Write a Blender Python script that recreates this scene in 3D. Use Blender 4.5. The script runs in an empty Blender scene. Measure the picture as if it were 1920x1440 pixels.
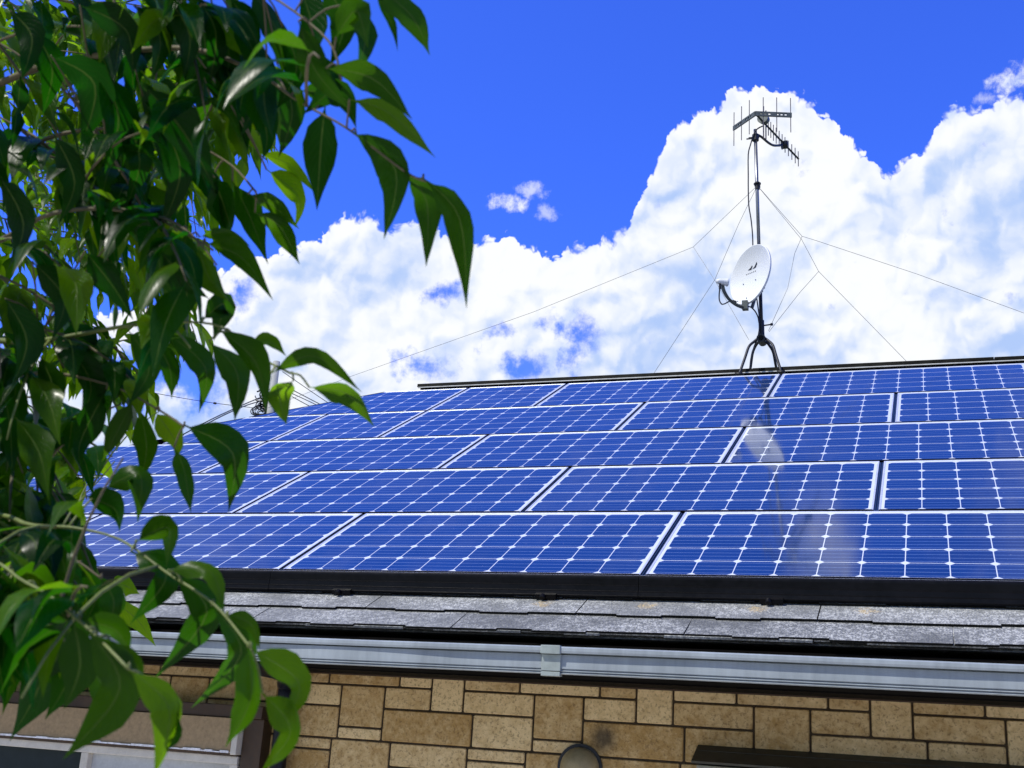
import bpy, bmesh, math, random
from mathutils import Vector, Matrix

# ------------------------------------------------------------------ camera
SC = bpy.context.scene
COL = SC.collection
F = 2158.6                                   # focal length in pixels of the 1920 px wide photograph
CAM = Vector((1.76124, -4.55785, -0.62642))  # origin: roof array's lower edge, x along the eave, y into the house
RX = Vector((0.9388562, 0.33889051, 0.06084625))      # camera right
DN = Vector((-0.04251964, 0.28948383, -0.95623804))   # camera down
FW = Vector((-0.341674, 0.89518285, 0.28619319))      # camera forward
cd = bpy.data.cameras.new('camera')
cam = bpy.data.objects.new('camera', cd)
COL.objects.link(cam)
M = Matrix.Identity(4)
for i in range(3):
    M[i][0] = RX[i]; M[i][1] = -DN[i]; M[i][2] = -FW[i]; M[i][3] = CAM[i]
cam.matrix_world = M
cd.sensor_width = 36.0
cd.lens = F * 36.0 / 1920.0
cd.clip_start = 0.05
cd.clip_end = 2000
cd.dof.use_dof = True
cd.dof.focus_distance = 8.0
cd.dof.aperture_fstop = 17.0
SC.camera = cam
SC.view_settings.view_transform = 'Standard'
SC.view_settings.look = 'None'
SC.view_settings.exposure = 0.0
SC.view_settings.gamma = 1.0

PITCH = math.radians(28.0436)
CP, SP = math.cos(PITCH), math.sin(PITCH)
GROUND = -2.55


def ray(x, y):
    return (RX * ((x - 960) / F) + DN * ((y - 720) / F) + FW).normalized()


def at_y(x, y, c):
    d = ray(x, y)
    return CAM + d * ((c - CAM.y) / d.y)


def at_z(x, y, c):
    d = ray(x, y)
    return CAM + d * ((c - CAM.z) / d.z)


def at_d(x, y, c):
    d = ray(x, y)
    return CAM + d * (c / d.dot(FW))


def azel(x, y):
    d = ray(x, y)
    return math.degrees(math.atan2(d.x, d.y)), math.degrees(math.asin(d.z))


def onroof(u, v, n=0.0):
    return Vector((u, v * CP - n * SP, v * SP + n * CP))


# ------------------------------------------------------------------ node helper
class G:
    def __init__(s, nt):
        s.nt = nt

    def n(s, typ, ins=None, **props):
        nd = s.nt.nodes.new(typ)
        for k, v in props.items():
            setattr(nd, k, v)
        for k, v in (ins or {}).items():
            s.put(nd.inputs[k], v)
        return nd

    def put(s, sock, v):
        if isinstance(v, bpy.types.NodeSocket):
            s.nt.links.new(v, sock)
        else:
            sock.default_value = v

    def m(s, op, a, b=None, c=None, clamp=False):
        nd = s.nt.nodes.new('ShaderNodeMath')
        nd.operation = op
        nd.use_clamp = clamp
        for i, v in enumerate((a, b, c)):
            if v is not None:
                s.put(nd.inputs[i], v)
        return nd.outputs[0]

    def add(s, a, b): return s.m('ADD', a, b)
    def sub(s, a, b): return s.m('SUBTRACT', a, b)
    def mul(s, a, b): return s.m('MULTIPLY', a, b)
    def mx(s, a, b): return s.m('MAXIMUM', a, b)
    def mn(s, a, b): return s.m('MINIMUM', a, b)
    def lt(s, a, b): return s.m('LESS_THAN', a, b)

    def smooth(s, v, a, b, lo=0.0, hi=1.0):
        nd = s.n('ShaderNodeMapRange', {0: v, 1: a, 2: b, 3: lo, 4: hi}, interpolation_type='SMOOTHSTEP')
        return nd.outputs[0]

    def lin(s, v, a, b, lo=0.0, hi=1.0):
        return s.n('ShaderNodeMapRange', {0: v, 1: a, 2: b, 3: lo, 4: hi}).outputs[0]

    def xyz(s, x, y, z=0.0):
        return s.n('ShaderNodeCombineXYZ', {0: x, 1: y, 2: z}).outputs[0]

    def noise(s, vec, scale, detail=3.0, rough=0.5, dist=0.0, col=False, dim='3D'):
        nd = s.n('ShaderNodeTexNoise', noise_dimensions=dim)
        for k, v in {'Vector': vec, 'Scale': scale, 'Detail': detail, 'Roughness': rough, 'Distortion': dist}.items():
            s.put(nd.inputs[k], v)
        return nd.outputs['Color' if col else 'Fac']

    def mix(s, f, a, b):
        nd = s.n('ShaderNodeMix', data_type='RGBA')
        s.put(nd.inputs[0], f)
        s.put(nd.inputs[6], rgba(a))
        s.put(nd.inputs[7], rgba(b))
        return nd.outputs[2]


def rgba(c):
    if isinstance(c, (tuple, list)) and len(c) == 3:
        return (*c, 1.0)
    return c


# ------------------------------------------------------------------ sun and sky
SUN_DIR = Vector((-0.38, -0.42, 0.84)).normalized()
sd = bpy.data.lights.new('sun', 'SUN')
sd.energy = 4.8
sd.angle = math.radians(0.53)
sd.color = (1.0, 0.96, 0.88)
so = bpy.data.objects.new('sun', sd)
COL.objects.link(so)
so.rotation_euler = (-SUN_DIR).to_track_quat('-Z', 'Y').to_euler()
so.location = (0, 0, 20)

W = bpy.data.worlds.new('World')
SC.world = W
W.use_nodes = True
W.node_tree.nodes.clear()
g = G(W.node_tree)
sky = g.n('ShaderNodeTexSky', sky_type='NISHITA', sun_disc=False)
sky.sun_elevation = math.asin(SUN_DIR.z)
sky.sun_rotation = math.atan2(SUN_DIR.x, SUN_DIR.y)
sky.dust_density = 0.3
sky.ozone_density = 3.0
SKY_STRENGTH = 0.12


def build_sky():
    tc = g.n('ShaderNodeTexCoord').outputs['Generated']
    sp = g.n('ShaderNodeSeparateXYZ', {0: tc})
    az = g.mul(g.m('ARCTAN2', sp.outputs[0], sp.outputs[1]), 57.29578)
    el = g.mul(g.m('ARCSINE', sp.outputs[2]), 57.29578)
    P = g.xyz(az, el)
    # air turbulence moves the lookup a little
    w = g.n('ShaderNodeSeparateColor', {0: g.noise(P, 0.30, 5.0, 0.55, col=True, dim='2D')})
    wx = g.mul(g.sub(w.outputs[0], 0.5), 2.6)
    wy = g.mul(g.sub(w.outputs[1], 0.5), 2.0)
    ax, ey = g.add(az, wx), g.add(el, wy)

    def billow(px, py, sc, det, ro, sm):
        nd = g.n('ShaderNodeTexVoronoi', voronoi_dimensions='2D', feature='SMOOTH_F1', normalize=True)
        for k_, v_ in {'Vector': g.xyz(px, py), 'Scale': sc, 'Detail': det, 'Roughness': ro, 'Lacunarity': 2.2, 'Smoothness': sm}.items():
            g.put(nd.inputs[k_], v_)
        return g.sub(1.0, g.mul(nd.outputs['Distance'], 1.5))
    H = billow(ax, ey, 0.30, 2.0, 0.42, 0.45)
    Hs = billow(g.sub(ax, 0.40), g.add(ey, 0.62), 0.30, 2.0, 0.42, 0.45)
    Hm = billow(ax, ey, 0.62, 1.5, 0.45, 0.35)
    Hms = billow(g.sub(ax, 0.22), g.add(ey, 0.34), 0.62, 1.5, 0.45, 0.35)
    F2 = billow(g.add(az, g.mul(wx, 0.6)), g.add(el, g.mul(wy, 0.6)), 1.15, 2.0, 0.55, 0.35)
    F2s = billow(g.sub(g.add(az, g.mul(wx, 0.6)), 0.13), g.add(g.add(el, g.mul(wy, 0.6)), 0.2), 1.15, 2.0, 0.55, 0.35)
    F3 = billow(g.add(az, g.mul(wx, 0.8)), g.add(el, g.mul(wy, 0.8)), 2.9, 1.5, 0.5, 0.3)
    top = [(-20, 620), (200, 590), (340, 560), (400, 525), (480, 492), (545, 470), (598, 452), (640, 412), (690, 412), (722, 440), (765, 424), (810, 428),
           (850, 450), (905, 452), (965, 448), (1010, 470), (1062, 470), (1110, 460), (1160, 440), (1183, 420), (1190, 392),
           (1212, 350), (1236, 310), (1246, 262), (1268, 232), (1305, 215), (1345, 205), (1378, 172), (1412, 165), (1440, 176), (1470, 166),
           (1505, 186), (1545, 216), (1575, 240), (1605, 272), (1638, 296), (1652, 326), (1672, 330), (1692, 304), (1728, 306),
           (1745, 262), (1762, 226), (1800, 200), (1842, 205), (1868, 190), (1910, 178), (2000, 168), (2200, 210), (2500, 330)]
    pts = sorted(azel(*q) for q in top)
    fc = g.n('ShaderNodeFloatCurve')
    cv = fc.mapping.curves[0]
    A0, A1, E1 = -60.0, 24.0, 40.0
    full = [(-60.0, 6.0), (-52.0, 12.0)] + [q for q in pts if -51 < q[0] < 20] + [(23.5, 7.0)]
    cv.points[0].location = (0.0, full[0][1] / E1)
    cv.points[1].location = (1.0, 6.0 / E1)
    for a, e in full[1:]:
        p_ = cv.points.new((a - A0) / (A1 - A0), e / E1)
        p_.handle_type = 'VECTOR'
    fc.mapping.update()
    axs = g.add(az, g.mul(wx, 0.22))
    g.put(fc.inputs['Value'], g.lin(axs, A0, A1))
    tp = g.mul(fc.outputs[0], E1)
    d = g.add(g.sub(tp, g.add(el, g.mul(wy, 0.3))), g.add(g.mul(g.sub(H, 0.50), 0.9), g.add(g.mul(g.sub(F2, 0.55), 1.05), g.mul(g.sub(F3, 0.55), 0.20))))
    tear = g.noise(P, 0.60, 7.0, 0.60, dim='2D')
    fine = g.noise(P, 1.7, 6.0, 0.62, dim='2D')
    # torn gaps low in the bank
    holes = [(832, 548, .8, .55, 1.5), (930, 626, 1.5, .40, 1.5), (800, 690, 1.25, .75, 2.1), (1000, 690, 1.0, .8, 2.0), (1088, 640, .75, 1.2, 2.1), (468, 555, .6, .9, 2.0),
             (350, 715, 1.5, 1.3, 2.6), (1030, 600, .6, .4, 1.2), (240, 700, 2.2, 1.5, 2.6), (120, 640, 2.2, 1.6, 2.4)]
    hs = None
    for x, y, ra, re, k in holes:
        a, e = azel(x, y)
        dx = g.m('DIVIDE', g.sub(ax, a), ra)
        dy = g.m('DIVIDE', g.sub(ey, e), re)
        r2 = g.add(g.mul(dx, dx), g.mul(dy, dy))
        q = g.mul(g.m('EXPONENT', g.mul(r2, -0.55)), k)
        hs = q if hs is None else g.mx(hs, q)
    depth = d
    d = g.mn(d, g.add(0.8, g.mul(g.sub(tear, 0.5), 1.2)))
    edge = g.lin(tear, 0.42, 0.68, 0.10, 0.42)
    al = g.smooth(g.m('DIVIDE', d, edge), -0.4, 1.0)
    hv = g.add(g.mul(hs, 0.62), g.add(g.mul(g.sub(tear, 0.5), 2.6), g.mul(g.sub(fine, 0.5), 0.8)))
    al = g.mul(al, g.smooth(hv, 0.42, 1.45, 1.0, 0.06))
    # loose puffs above the bank; last two are unseen veils added to lighten panel reflections
    puffs = [(*azel(952, 381), 1.15, .40, 1.0, 2.6), (*azel(1000, 356), .8, .45, .6, 3.0), (*azel(1024, 398), .6, .4, .5, 3.0), (*azel(1890, 152), .95, .55, 1.0, 2.8),
             (*azel(1925, 130), .8, .5, 1.0, 2.6), (*azel(1850, 185), .5, .3, .5, 2.8), (-7.6, 46.8, 2.6, 2.6, .95, 1.6), (9.0, 46.0, 6.0, 8.0, .32, 2.0), (-52.0, 36.0, 11.0, 6.0, .34, 1.6)]
    for a, e, ra, re, k, na in puffs:
        dx = g.m('DIVIDE', g.sub(az, a), ra)
        dy = g.m('DIVIDE', g.sub(el, e), re)
        r2 = g.add(g.mul(dx, dx), g.mul(dy, dy))
        v = g.add(g.sub(1.0, g.mul(r2, 0.6)), g.mul(g.sub(g.add(g.mul(fine, 0.6), g.mul(tear, 0.4)), 0.5), na * 1.4))
        al = g.mx(al, g.mul(g.smooth(v, 0.1, 1.5), k))
    # sunlit and shaded sides of the billows
    lit = g.add(g.mul(g.sub(H, Hs), 1.35), g.add(g.mul(g.sub(Hm, Hms), 0.60), g.mul(g.sub(F2, F2s), 0.16)))
    big = g.noise(P, 0.13, 2.0, 0.5, dim='2D')
    sh = g.add(g.add(0.63, lit), g.mul(g.sub(big, 0.5), 1.8))
    sh = g.add(sh, g.mul(g.sub(H, 0.5), 0.25))
    sh = g.add(sh, g.smooth(depth, 2.4, -0.3, 0.0, 0.25))
    sh = g.sub(sh, g.smooth(el, 21.0, 12.0, 0.0, 0.22))
    sh = g.smooth(sh, -0.15, 1.05)
    k = 1.0 / SKY_STRENGTH
    cl = g.mix(sh, tuple(c * k for c in (0.45, 0.61, 0.97)), tuple(c * k for c in (0.99, 1.01, 1.04)))
    blue = g.n('ShaderNodeMix', data_type='RGBA', blend_type='MULTIPLY')
    g.put(blue.inputs[0], 1.0)
    g.put(blue.inputs[6], sky.outputs[0])
    south = g.smooth(g.m('COSINE', g.mul(g.sub(az, -150.0), 0.0174533)), -0.2, 0.9)
    g.put(blue.inputs[7], g.mix(south, SKY_TINT, (0.98, 1.0, 1.08)))
    col = g.mix(al, blue.outputs[2], cl)
    bg = g.n('ShaderNodeBackground', {'Color': col, 'Strength': SKY_STRENGTH})
    g.n('ShaderNodeOutputWorld', {'Surface': bg.outputs[0]})
    W.cycles.sampling_method = 'MANUAL'
    W.cycles.sample_map_resolution = 512


SKY_TINT = (0.43, 0.80, 2.50, 1.0)
build_sky()

# ------------------------------------------------------------------ object helpers
random.seed(7)
R = random.Random(11)


def link(name, me, parent=None):
    o = bpy.data.objects.new(name, me)
    COL.objects.link(o)
    if parent is not None:
        o.parent = parent
        o.matrix_parent_inverse = Matrix.Identity(4)
        # children are built in world coordinates, so undo the parents' places
        loc = Vector((0, 0, 0))
        p = parent
        while p is not None:
            loc += p.location
            p = p.parent
        o.location = -loc
    return o


def tag(o, label=None, cat=None, group=None, kind=None):
    for k, v in (('label', label), ('category', cat), ('group', group), ('kind', kind)):
        if v:
            o[k] = v
    return o


def thing(name, label, cat, loc=(0, 0, 0), group=None):
    o = bpy.data.objects.new(name, None)
    o.empty_display_size = 0.1
    COL.objects.link(o)
    o.location = loc
    return tag(o, label, cat, group)


def obj(name, bm, mats, parent=None, smooth=False, recalc=True):
    if recalc:
        bmesh.ops.recalc_face_normals(bm, faces=bm.faces[:])
    me = bpy.data.meshes.new(name)
    bm.to_mesh(me)
    bm.free()
    if smooth:
        for p in me.polygons:
            p.use_smooth = True
    for m in (mats if isinstance(mats, (list, tuple)) else [mats]):
        me.materials.append(m)
    return link(name, me, parent)


def box(bm, a, b, bev=0.0):
    vs = [bm.verts.new((x, y, z)) for x in (a[0], b[0]) for y in (a[1], b[1]) for z in (a[2], b[2])]
    fs = [(0, 1, 3, 2), (4, 6, 7, 5), (0, 4, 5, 1), (2, 3, 7, 6), (0, 2, 6, 4), (1, 5, 7, 3)]
    new = [bm.faces.new([vs[i] for i in f]) for f in fs]
    if bev:
        ed = list({e for f in new for e in f.edges})
        bmesh.ops.bevel(bm, geom=ed, offset=bev, segments=2, profile=0.6, affect='EDGES')
    return vs


def frame_of(d):
    d = d.normalized()
    up = Vector((0, 0, 1)) if abs(d.z) < 0.9 else Vector((0, 1, 0))
    a = d.cross(up).normalized()
    return a, a.cross(d).normalized()


def tube(bm, pts, r, n=8, cap=True):
    pts = [Vector(p) for p in pts]
    rs = r if isinstance(r, (list, tuple)) else [r] * len(pts)
    rings = []
    a = None
    for i, p in enumerate(pts):
        d = (pts[min(i + 1, len(pts) - 1)] - pts[max(i - 1, 0)]).normalized()
        if a is None:
            a, b = frame_of(d)
        else:
            a = (a - d * a.dot(d)).normalized()
            b = a.cross(d)
        rings.append([bm.verts.new(p + (a * math.cos(t) + b * math.sin(t)) * rs[i]) for t in [2 * math.pi * k / n for k in range(n)]])
    for q, w in zip(rings, rings[1:]):
        for k in range(n):
            bm.faces.new((q[k], q[(k + 1) % n], w[(k + 1) % n], w[k]))
    if cap:
        bm.faces.new(rings[0][::-1])
        bm.faces.new(rings[-1])


def spline(pts, n=6):
    pts = [Vector(p) for p in pts]
    out = []
    for i in range(len(pts) - 1):
        p0, p1, p2, p3 = pts[max(i - 1, 0)], pts[i], pts[i + 1], pts[min(i + 2, len(pts) - 1)]
        for k in range(n):
            t = k / n
            out.append(0.5 * ((2 * p1) + (p2 - p0) * t + (2 * p0 - 5 * p1 + 4 * p2 - p3) * t * t + (3 * p1 - p0 - 3 * p2 + p3) * t ** 3))
    out.append(pts[-1])
    return out


def prism_x(bm, prof, x0, x1, closed=True):
    """profile of (y, z) swept along x"""
    a = [bm.verts.new((x0, y, z)) for y, z in prof]
    b = [bm.verts.new((x1, y, z)) for y, z in prof]
    n = len(prof)
    for i in range(n if closed else n - 1):
        j = (i + 1) % n
        bm.faces.new((a[i], a[j], b[j], b[i]))
    if closed:
        bm.faces.new(a[::-1])
        bm.faces.new(b)


# ------------------------------------------------------------------ materials
def mat(name):
    m = bpy.data.materials.new(name)
    m.use_nodes = True
    m.node_tree.nodes.clear()
    return m, G(m.node_tree)


def finish(m, gg, base, rough=0.5, metal=0.0, spec=0.5, bump=None, bstr=0.3, bdist=0.01, coat=0.0):
    pb = gg.n('ShaderNodeBsdfPrincipled', {'Base Color': rgba(base), 'Roughness': rough, 'Metallic': metal, 'Specular IOR Level': spec, 'Coat Weight': coat})
    if bump is not None:
        b = gg.n('ShaderNodeBump', {'Height': bump, 'Strength': bstr, 'Distance': bdist})
        gg.put(pb.inputs['Normal'], b.outputs[0])
    gg.n('ShaderNodeOutputMaterial', {'Surface': pb.outputs[0]})
    return m


def worn(name, c, rough=0.5, metal=0.0, var=0.25, scale=6.0, spec=0.5, streak=False, bstr=0.05):
    m, q = mat(name)
    P = q.n('ShaderNodeTexCoord').outputs['Object']
    if streak:
        P = q.n('ShaderNodeMapping', {'Vector': P, 'Scale': (1.0, 1.0, 0.15)}).outputs[0]
    n1 = q.noise(P, scale, 6.0, 0.62)
    n2 = q.noise(P, scale * 9, 3.0, 0.6)
    f = q.m('MULTIPLY', q.add(n1, q.mul(q.sub(n2, 0.5), 0.5)), 1.0, clamp=True)
    base = q.mix(q.lin(f, 0.3, 0.7), tuple(x * (1 - var) for x in c), tuple(min(1, x * (1 + var)) for x in c))
    return finish(m, q, base, q.lin(n2, 0.3, 0.7, rough * 0.85, min(1, rough * 1.15)), metal, spec, n2, bstr, 0.003)


def mat_cells():
    m, q = mat('solar cells')
    uv = q.n('ShaderNodeUVMap').outputs[0]
    s = q.n('ShaderNodeSeparateXYZ', {0: uv})
    u, v = s.outputs[0], s.outputs[1]
    lim = q.n('ShaderNodeAttribute', attribute_name='cells', attribute_type='GEOMETRY').outputs['Fac']
    fu, fv = q.m('FRACT', u), q.m('FRACT', v)
    eu = q.mn(fu, q.sub(1.0, fu))
    ev = q.mn(fv, q.sub(1.0, fv))
    ins = q.mul(q.mul(q.m('GREATER_THAN', u, 0.0), q.lt(u, lim)), q.mul(q.m('GREATER_THAN', v, 0.0), q.lt(v, 5.0)))
    cell = q.mul(q.mul(q.smooth(eu, 0.008, 0.015), q.smooth(ev, 0.009, 0.017)), q.smooth(q.add(eu, ev), 0.122, 0.135))
    cell = q.mul(cell, ins)
    b4 = q.m('FRACT', q.mul(v, 4.0))
    bus = q.smooth(q.m('ABSOLUTE', q.sub(b4, 0.5)), 0.028, 0.05, 1.0, 0.0)
    P = q.n('ShaderNodeTexCoord').outputs['Object']
    # each cell its own shade of blue
    cid = q.n('ShaderNodeTexWhiteNoise', {0: q.xyz(q.m('FLOOR', u), q.m('FLOOR', v), q.n('ShaderNodeObjectInfo').outputs['Random'])}, noise_dimensions='3D').outputs[0]
    n1 = q.noise(P, 2.2, 5.0, 0.6)
    blotch = q.noise(q.n('ShaderNodeMapping', {'Vector': P, 'Scale': (1.0, 14.0, 14.0)}).outputs[0], 26.0, 3.0, 0.6)
    c = q.mix(q.m('MULTIPLY', q.add(q.mul(cid, 0.45), q.mul(n1, 0.7)), 1.0, clamp=True), (0.0006, 0.0160, 0.082), (0.0045, 0.032, 0.150))
    c = q.mix(q.lin(blotch, 0.35, 0.75, 0.0, 0.32), c, (0.002, 0.012, 0.06))
    fing = q.m('FRACT', q.mul(u, 48.0))
    c = q.mix(q.mul(q.lt(fing, 0.12), 0.06), c, (0.3, 0.42, 0.7))
    c = q.mix(q.mul(bus, 0.36), c, (0.34, 0.48, 0.80))
    col = q.mix(cell, (0.66, 0.70, 0.74), c)
    grime = q.mul(q.smooth(q.noise(q.n('ShaderNodeMapping', {'Vector': P, 'Scale': (1.0, 0.35, 0.35)}).outputs[0], 3.0, 6.0, 0.65), 0.46, 0.75), 0.10)
    col = q.mix(grime, col, (0.20, 0.21, 0.24))
    dust = q.smooth(q.noise(P, 70.0, 2.0, 0.5), 0.74, 0.8)
    col = q.mix(q.mul(dust, 0.35), col, (0.6, 0.6, 0.62))
    film = q.noise(P, 5.0, 5.0, 0.6)
    return finish(m, q, col, q.lin(film, 0.3, 0.7, 0.045, 0.09), 0.0, 1.0)


def mat_stone():
    m, q = mat('stone look siding')
    P = q.n('ShaderNodeTexCoord').outputs['Object']
    rnd = q.n('ShaderNodeAttribute', attribute_name='shade', attribute_type='GEOMETRY').outputs['Fac']
    n1 = q.noise(P, 9.0, 6.0, 0.65)
    n2 = q.noise(P, 90.0, 5.0, 0.7)
    n3 = q.noise(P, 28.0, 5.0, 0.65)
    f = q.m('MULTIPLY', q.add(q.add(q.mul(n1, 0.4), q.mul(n3, 0.6)), q.mul(q.sub(rnd, 0.5), 0.34)), 1.0, clamp=True)
    c = q.mix(q.lin(f, 0.30, 0.66), (0.40, 0.25, 0.085), (0.74, 0.565, 0.29))
    c = q.mix(q.smooth(n2, 0.50, 0.66, 0.0, 0.65), c, (0.18, 0.11, 0.045))
    c = q.mix(q.smooth(n2, 0.42, 0.30, 0.0, 0.5), c, (0.62, 0.48, 0.26))
    # soot mark above the vent
    so_ = at_y(1132, 1384, 0.15)
    dist = q.n('ShaderNodeVectorMath', {0: P, 1: so_}, operation='DISTANCE').outputs['Value']
    c = q.mix(q.smooth(q.add(dist, q.mul(q.sub(n3, 0.5), 0.06)), 0.01, 0.085, 0.8, 0.0), c, (0.03, 0.03, 0.025))
    h = q.add(q.mul(n3, 0.7), q.mul(n2, 0.5))
    return finish(m, q, c, 0.85, 0.0, 0.25, h, 0.7, 0.006)


def mat_slate():
    m, q = mat('roof slate')
    P = q.n('ShaderNodeTexCoord').outputs['Object']
    rnd = q.n('ShaderNodeAttribute', attribute_name='shade', attribute_type='GEOMETRY').outputs['Fac']
    n1 = q.noise(P, 3.2, 5.0, 0.6)
    v = q.n('ShaderNodeTexVoronoi', {'Vector': q.n('ShaderNodeMapping', {'Vector': P, 'Scale': (1.0, 0.45, 0.45)}).outputs[0], 'Scale': 120.0, 'Randomness': 1.0}).outputs['Distance']
    n2 = q.noise(P, 150.0, 4.0, 0.7)
    c = q.mix(q.lin(q.add(n1, q.mul(q.sub(rnd, 0.5), 0.3)), 0.3, 0.7), (0.115, 0.12, 0.118), (0.19, 0.197, 0.195))
    speck = q.mul(q.smooth(q.add(q.mul(n2, 0.8), q.mul(q.noise(P, 45.0, 3.0, 0.6), 0.5)), 0.62, 0.73), q.smooth(n1, 0.36, 0.60, 0.18, 1.0))
    c = q.mix(q.mul(speck, 0.5), c, (0.72, 0.73, 0.70))
    c = q.mix(q.smooth(n2, 0.42, 0.3, 0.0, 0.5), c, (0.06, 0.065, 0.06))
    lich = None
    for u in (0.24, 0.67, 1.10, 1.50):
        p0 = onroof(u, -0.115, -0.09)
        d = q.n('ShaderNodeVectorMath', {0: P, 1: p0}, operation='DISTANCE').outputs['Value']
        k = q.smooth(q.add(d, q.mul(q.sub(q.noise(P, 38.0, 4.0, 0.7), 0.5), 0.15)), 0.0, 0.055, 1.0, 0.0)
        lich = k if lich is None else q.mx(lich, k)
    c = q.mix(q.mul(q.mul(lich, q.smooth(q.noise(P, 110.0, 3.0, 0.6), 0.40, 0.56)), 0.85), c, q.mix(n2, (0.30, 0.17, 0.03), (0.75, 0.62, 0.35)))
    h = q.add(q.mul(v, 0.7), q.mul(n2, 0.6))
    return finish(m, q, c, q.lin(n2, 0.3, 0.7, 0.45, 0.7), 0.0, 0.25, h, 0.8, 0.006)


def mat_leaf():
    m, q = mat('leaf')
    rnd = q.n('ShaderNodeAttribute', attribute_name='shade', attribute_type='GEOMETRY').outputs['Fac']
    uv = q.n('ShaderNodeUVMap').outputs[0]
    s = q.n('ShaderNodeSeparateXYZ', {0: uv})
    u, v = s.outputs[0], s.outputs[1]
    P = q.n('ShaderNodeTexCoord').outputs['Object']
    n1 = q.noise(P, 60.0, 4.0, 0.6)
    au = q.m('ABSOLUTE', u)
    rib = q.smooth(au, 0.025, 0.07, 1.0, 0.0)
    vein = q.smooth(q.m('ABSOLUTE', q.sub(q.m('FRACT', q.sub(q.mul(v, 11.0), q.mul(au, 3.0))), 0.5)), 0.03, 0.09, 1.0, 0.0)
    c = q.mix(q.lin(q.add(rnd, q.mul(q.sub(n1, 0.5), 0.5)), 0.0, 1.0), (0.0012, 0.013, 0.0008), (0.010, 0.052, 0.002))
    c = q.mix(q.mul(vein, 0.12), c, (0.06, 0.13, 0.02))
    c = q.mix(q.mul(rib, 0.5), c, (0.16, 0.24, 0.05))
    back = q.n('ShaderNodeNewGeometry').outputs['Backfacing']
    cb = q.mix(q.mul(back, 0.4), c, (0.006, 0.032, 0.003))
    t = q.mix(q.m('POWER', rnd, 1.7), (0.008, 0.12, 0.001), (0.46, 0.84, 0.006))
    t = q.mix(q.mul(vein, 0.25), t, (0.05, 0.14, 0.01))
    t = q.mix(q.mul(rib, 0.6), t, (0.10, 0.18, 0.02))
    bmp = q.n('ShaderNodeBump', {'Height': q.sub(q.mul(n1, 0.3), q.mul(q.add(vein, rib), 0.4)), 'Strength': 0.35, 'Distance': 0.0015}).outputs[0]
    pb = q.n('ShaderNodeBsdfPrincipled', {'Base Color': cb, 'Roughness': q.lin(n1, 0.3, 0.7, 0.22, 0.38), 'Specular IOR Level': 0.12, 'Normal': bmp})
    tr = q.n('ShaderNodeBsdfTranslucent', {'Color': t, 'Normal': bmp})
    ms = q.n('ShaderNodeMixShader', {0: 0.52, 1: pb.outputs[0], 2: tr.outputs[0]})
    q.n('ShaderNodeOutputMaterial', {'Surface': ms.outputs[0]})
    return m


def mat_ground():
    m, q = mat('ground')
    P = q.n('ShaderNodeTexCoord').outputs['Object']
    n1 = q.noise(P, 0.5, 6.0, 0.6)
    n2 = q.noise(P, 24.0, 5.0, 0.7)
    c = q.mix(q.lin(n1, 0.35, 0.65), (0.33, 0.27, 0.19), (0.46, 0.40, 0.30))
    c = q.mix(q.smooth(n2, 0.5, 0.7, 0.0, 0.5), c, (0.2, 0.17, 0.12))
    far = q.n('ShaderNodeVectorMath', {0: P}, operation='LENGTH').outputs['Value']
    c = q.mix(q.smooth(q.add(far, q.mul(n1, 6.0)), 14.0, 26.0), c, (0.06, 0.10, 0.03))
    return finish(m, q, c, 0.9, 0.0, 0.2, n2, 0.6, 0.02)


M_CELL = mat_cells()
M_STONE = mat_stone()
M_SLATE = mat_slate()
M_LEAF = mat_leaf()
M_GROUND = mat_ground()
M_ALU = worn('silver anodised frame', (0.62, 0.66, 0.72), 0.3, 0.35, 0.12, 9.0)
M_PBLK = worn('dark blue black panel rail', (0.010, 0.024, 0.06), 0.4, 0.0, 0.3, 6.0, 0.3)
M_BLACK = worn('black coated metal', (0.0035, 0.0035, 0.0045), 0.35, 0.0, 0.4, 5.0, 0.12)
M_BLKMATT = worn('black matt', (0.003, 0.003, 0.0035), 0.8, 0.0, 0.3, 8.0, 0.05)
M_GROUT = worn('dark grout', (0.05, 0.037, 0.022), 0.95, 0.0, 0.3, 30.0, 0.1)
M_GUT = worn('pale grey gutter plastic', (0.26, 0.295, 0.315), 0.36, 0.0, 0.17, 5.0, 0.4, True)
M_CLIP = worn('greyish clip plastic', (0.27, 0.31, 0.295), 0.35, 0.0, 0.14, 30.0, 0.4)
M_SOFFIT = worn('dark eave board', (0.004, 0.0035, 0.003), 0.85, 0.0, 0.3, 5.0, 0.05)
M_RIDGE = worn('weathered dark ridge metal', (0.010, 0.010, 0.008), 0.55, 0.0, 0.7, 14.0, 0.06)
M_RIDGEL = worn('pale ridge flashing', (0.62, 0.62, 0.58), 0.5, 0.0, 0.2, 14.0)
M_PIPE = worn('black downpipe plastic', (0.004, 0.005, 0.010), 0.35, 0.0, 0.3, 6.0, 0.25)
M_BROWN = worn('speckled brown shutter metal', (0.32, 0.225, 0.115), 0.55, 0.0, 0.2, 60.0)
M_DKBROWN = worn('dark brown trim', (0.048, 0.026, 0.011), 0.6, 0.0, 0.3, 14.0)
M_CREAM = worn('cream window frame', (0.56, 0.53, 0.46), 0.45, 0.0, 0.12, 14.0)
M_WHITEW = worn('chalky white ledge', (0.78, 0.78, 0.8), 0.7, 0.0, 0.25, 50.0)
M_FROST = worn('pale blind behind glass', (0.45, 0.47, 0.48), 0.12, 0.0, 0.12, 9.0)
M_GLASS = worn('window glass', (0.02, 0.025, 0.035), 0.06, 0.0, 0.2, 2.0)
M_OLIVE = worn('dark olive hood metal', (0.022, 0.024, 0.016), 0.5, 0.0, 0.5, 26.0)
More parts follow.
